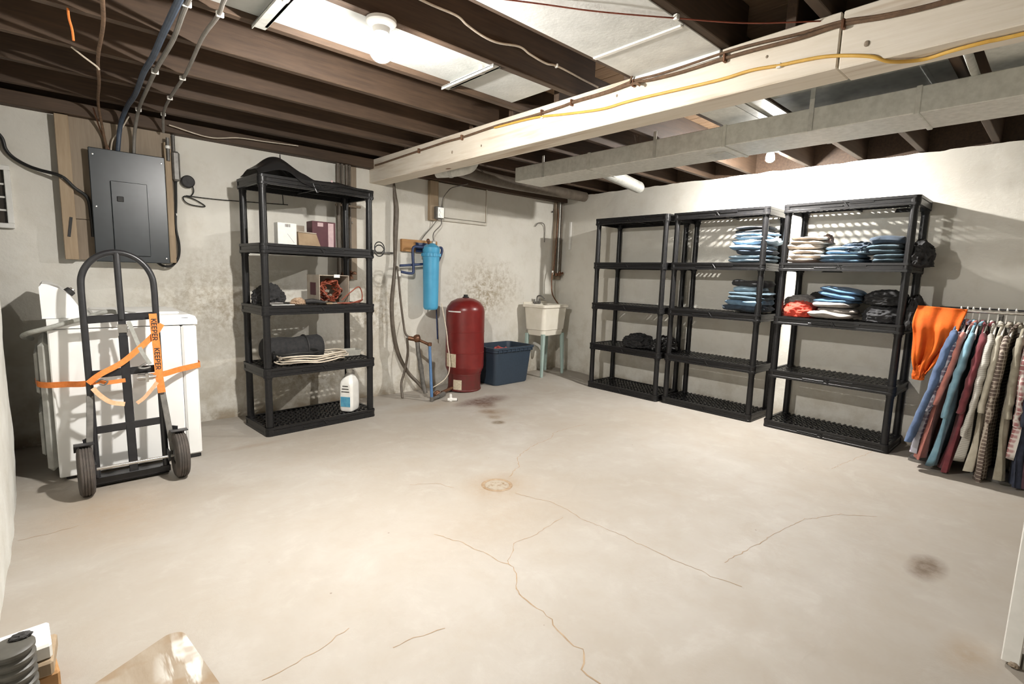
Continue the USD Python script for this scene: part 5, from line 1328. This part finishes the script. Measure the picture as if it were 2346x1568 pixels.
for k, (y, mt, wt, wh, hem, sl, label) in enumerate(SHIRTS):
    zc = RZ - 0.085
    h = Thing("clothes_hanger", "white plastic hanger holding the " + label.split(",")[0].split(" right of")[0].split(" beside")[0].split(" furthest")[0].split(" near")[0].split(" hanging")[0].split(" in the")[0], "hanger", (4.62, y, zc), float(RNG.uniform(-3, 3)), "white hangers on the clothes rack")
    h.part("hook", tube([(0, 0, 0.0), (0, 0, 0.06), (0.018, 0, 0.085), (0.014, 0, 0.105), (-0.004, 0, 0.112), (-0.02, 0, 0.10)], 0.0038, 8), WHITE_PLASTIC)
    h.part("shoulder_bar", tube([(-0.19, 0, -0.092), (-0.10, 0, -0.04), (0, 0, 0.004), (0.10, 0, -0.04), (0.19, 0, -0.092)], 0.0055, 8), WHITE_PLASTIC)
    t = Thing("shirt", label, "shirt", (4.62, y, zc), float(RNG.uniform(-5, 5)), "shirts hanging on the rack")
    lean = 0.19 * max(0.0, 1 - k / 8) ** 0.8          # the first shirts are pushed outwards by the crowded rail
    t.part("shirt_body", leaning(shirt_body(wt, wh, hem, 0.019, 200 + k), lean), mt, smooth=70)
    for s in (-1, 1):
        t.part("sleeve", leaning(sleeve(s, wt, sl, 300 + 2 * k + s, 0.060 if k == 0 else 0.047), lean * 1.12), mt, smooth=70)
    t.part("collar", cat([tube([(-0.06, -0.012, 0.0), (-0.03, -0.024, 0.016), (0.0, -0.026, 0.008), (0.03, -0.024, 0.016), (0.06, -0.012, 0.0)], 0.010, 8), tube([(-0.06, 0.012, 0.0), (0.0, 0.026, 0.022), (0.06, 0.012, 0.0)], 0.010, 8)]), mt)
ORANGE = mat("orange_cloth", (0.66, 0.115, 0.003), (0.54, 0.085, 0.002), scale=9, rough=0.9, bump=0.002, bscale=60)


def orange(u, v):
    """cloth hung over the end of the rack, gathered to a point below"""
    w = 0.27 * (1 - 0.70 * v**2.0)
    y = 0.600 + w * (0.5 - u) + 0.055 * v**1.5 + 0.006 * np.sin(9 * v)
    x = 4.605 - 0.10 * smooth01(0, 0.35, v) + 0.022 * np.sin(15 * u + 3 * v) * (0.25 + v) + 0.012 * np.sin(31 * u - 5 * v) * v
    z = 1.122 - 0.44 * v - 0.05 * v * np.sin(math.pi * u) - 0.012 * u + 0.012 * np.sin(14 * v + 5 * u) * v
    return np.stack([x, y, z], -1)


T = Thing("orange_cloth", "bright orange cloth draped over the rack's left end", "cloth", (4.5, 0.62, 1.1))
T.part("cloth", sheet(40, 40, orange, 0.008), ORANGE, world=True, smooth=True)
T.part("knot", at(heap(0.06, 0.075, 0.12, 44, 0.25, 4), (4.50, 0.665, 0.60)), ORANGE, world=True, smooth=60)
for lb, p, tn in (("dark shoe under the left end of the clothes rack", (4.57, 0.55, 0.0), 100), ("dark shoe under the middle of the clothes rack", (4.53, 0.215, 0.0), 75)):
    T = Thing("shoe", lb, "shoe", p, tn, "shoes under the clothes rack")
    sole = [np.c_[np.array([[0.118 * math.cos(a), 0.043 * math.sin(a) * (1 - 0.15 * math.cos(a))] for a in np.linspace(0, 2 * math.pi, 24, endpoint=False)]), np.full(24, z)] for z in (0.002, 0.022)]
    T.part("sole", loft(sole), GREY_STEEL)
    up = [np.c_[np.array([[0.113 * k * math.cos(a) - 0.045 * (1 - k), 0.040 * k**0.5 * math.sin(a)] for a in np.linspace(0, 2 * math.pi, 24, endpoint=False)]), np.full(24, z)] for k, z in ((1, 0.022), (0.97, 0.04), (0.80, 0.062), (0.55, 0.078), (0.42, 0.088))]
    T.part("upper", loft(up), BLACK_RUBBER, smooth=60)
    T.part("laces", cat([tube([(0.0 + 0.018 * i, -0.022, 0.066 - 0.006 * i), (0.005 + 0.018 * i, 0, 0.076 - 0.006 * i), (0.0 + 0.018 * i, 0.022, 0.066 - 0.006 * i)], 0.003, 6) for i in range(3)]), WHITE_CABLE)

# ------------------------------------------------------------------ floor drain and the things at the viewer's feet
T = Thing("floor_drain", "round rust-stained drain set in the middle of the floor", "drain", (1.90, 2.175, 0))
T.part("rim", lathe([(0.072, 0.0005), (0.080, 0.004), (0.088, 0.004), (0.094, 0.0005)], sides=48), RUST)
T.part("plate", lathe([(0, 0.0012), (0.062, 0.0012), (0.070, 0.0006)], sides=48), mat("drain_plate", (0.32, 0.275, 0.215), (0.19, 0.125, 0.07), scale=34, rough=0.8, lo=0.48, hi=0.7))
BOARD = None


def worn_board():
    g = Graph()
    p = g.coords((1, 0.25, 1), (0, 0, 0.5))
    q = g.coords()
    n = g.noise(p, 16, 6, 0.65)
    col = g.mix(g.remap(n, 0.35, 0.65), (0.25, 0.195, 0.135), (0.33, 0.28, 0.22))
    col = g.mix(g.math("multiply", g.remap(g.noise(p, 9, 5, 0.6, 0.5), 0.50, 0.56), g.blob(q, (0.27, 1.70, 0), (0.12, 0.24, 1), 0.5)), col, (0.66, 0.66, 0.63))
    col = g.mix(g.math("multiply", g.remap(g.noise(q, 7, 3), 0.5, 0.6), 0.6), col, (0.22, 0.14, 0.07))
    MATS["worn"] = g.done("worn_board", base_color=col, roughness=0.7)
    return MATS["worn"]


from shapely.geometry import Polygon
outline = Polygon([(0.255, 1.93), (0.30, 1.55), (0.36, 1.2), (0.05, 1.2), (-0.08, 1.62), (-0.02, 1.78)]).buffer(-0.04).buffer(0.04)
single("painted_board", at(trimesh.creation.extrude_polygon(outline, 0.010, engine="earcut"), (0, 0, 0.001)), worn_board(), "worn round-cornered board with white paint lying at the lower left", "board")
for i, (lb, mt, z, s) in enumerate((("brown wood block lowest in the stack at the lower left corner", ORANGEWOOD, 0.001, (0.12, 0.20, 0.055)), ("brown wood block in the middle of the corner stack", PINE, 0.057, (0.125, 0.21, 0.045)), ("white-painted wood block topmost in the corner stack", WHITE_CARD, 0.103, (0.115, 0.19, 0.045)))):
    single("wood_block", at(rotz(box((s[0], s[1] * 0.7, s[2]), (0, 0, s[2] / 2), 0.006), (6, -4, 3)[i]), (-0.118 - 0.003 * i, 1.925, z)), mt, lb, "block", "wood blocks in the corner stack")
prof, z = [(0, 0.0)], 0.0
for k in range(9):
    prof += [(0.040, z + 0.004), (0.049, z + 0.010), (0.049, z + 0.018), (0.040, z + 0.024)]
    z += 0.026
prof += [(0, z)]
T = Thing("corrugated_pipe", "dark corrugated pipe end standing in the lower left corner", "pipe", (-0.140, 1.775, 0.001))
hose = lathe(prof, sides=36)
T.part("pipe", hose, mat("ribbed_pipe", (0.10, 0.095, 0.08), (0.06, 0.056, 0.048), scale=16, rough=0.5))
T.part("rim_scrap", at(heap(0.05, 0.03, 0.015, 5, 0.3, 3), (0.02, 0.02, 0.232)), BLACK_RUBBER)
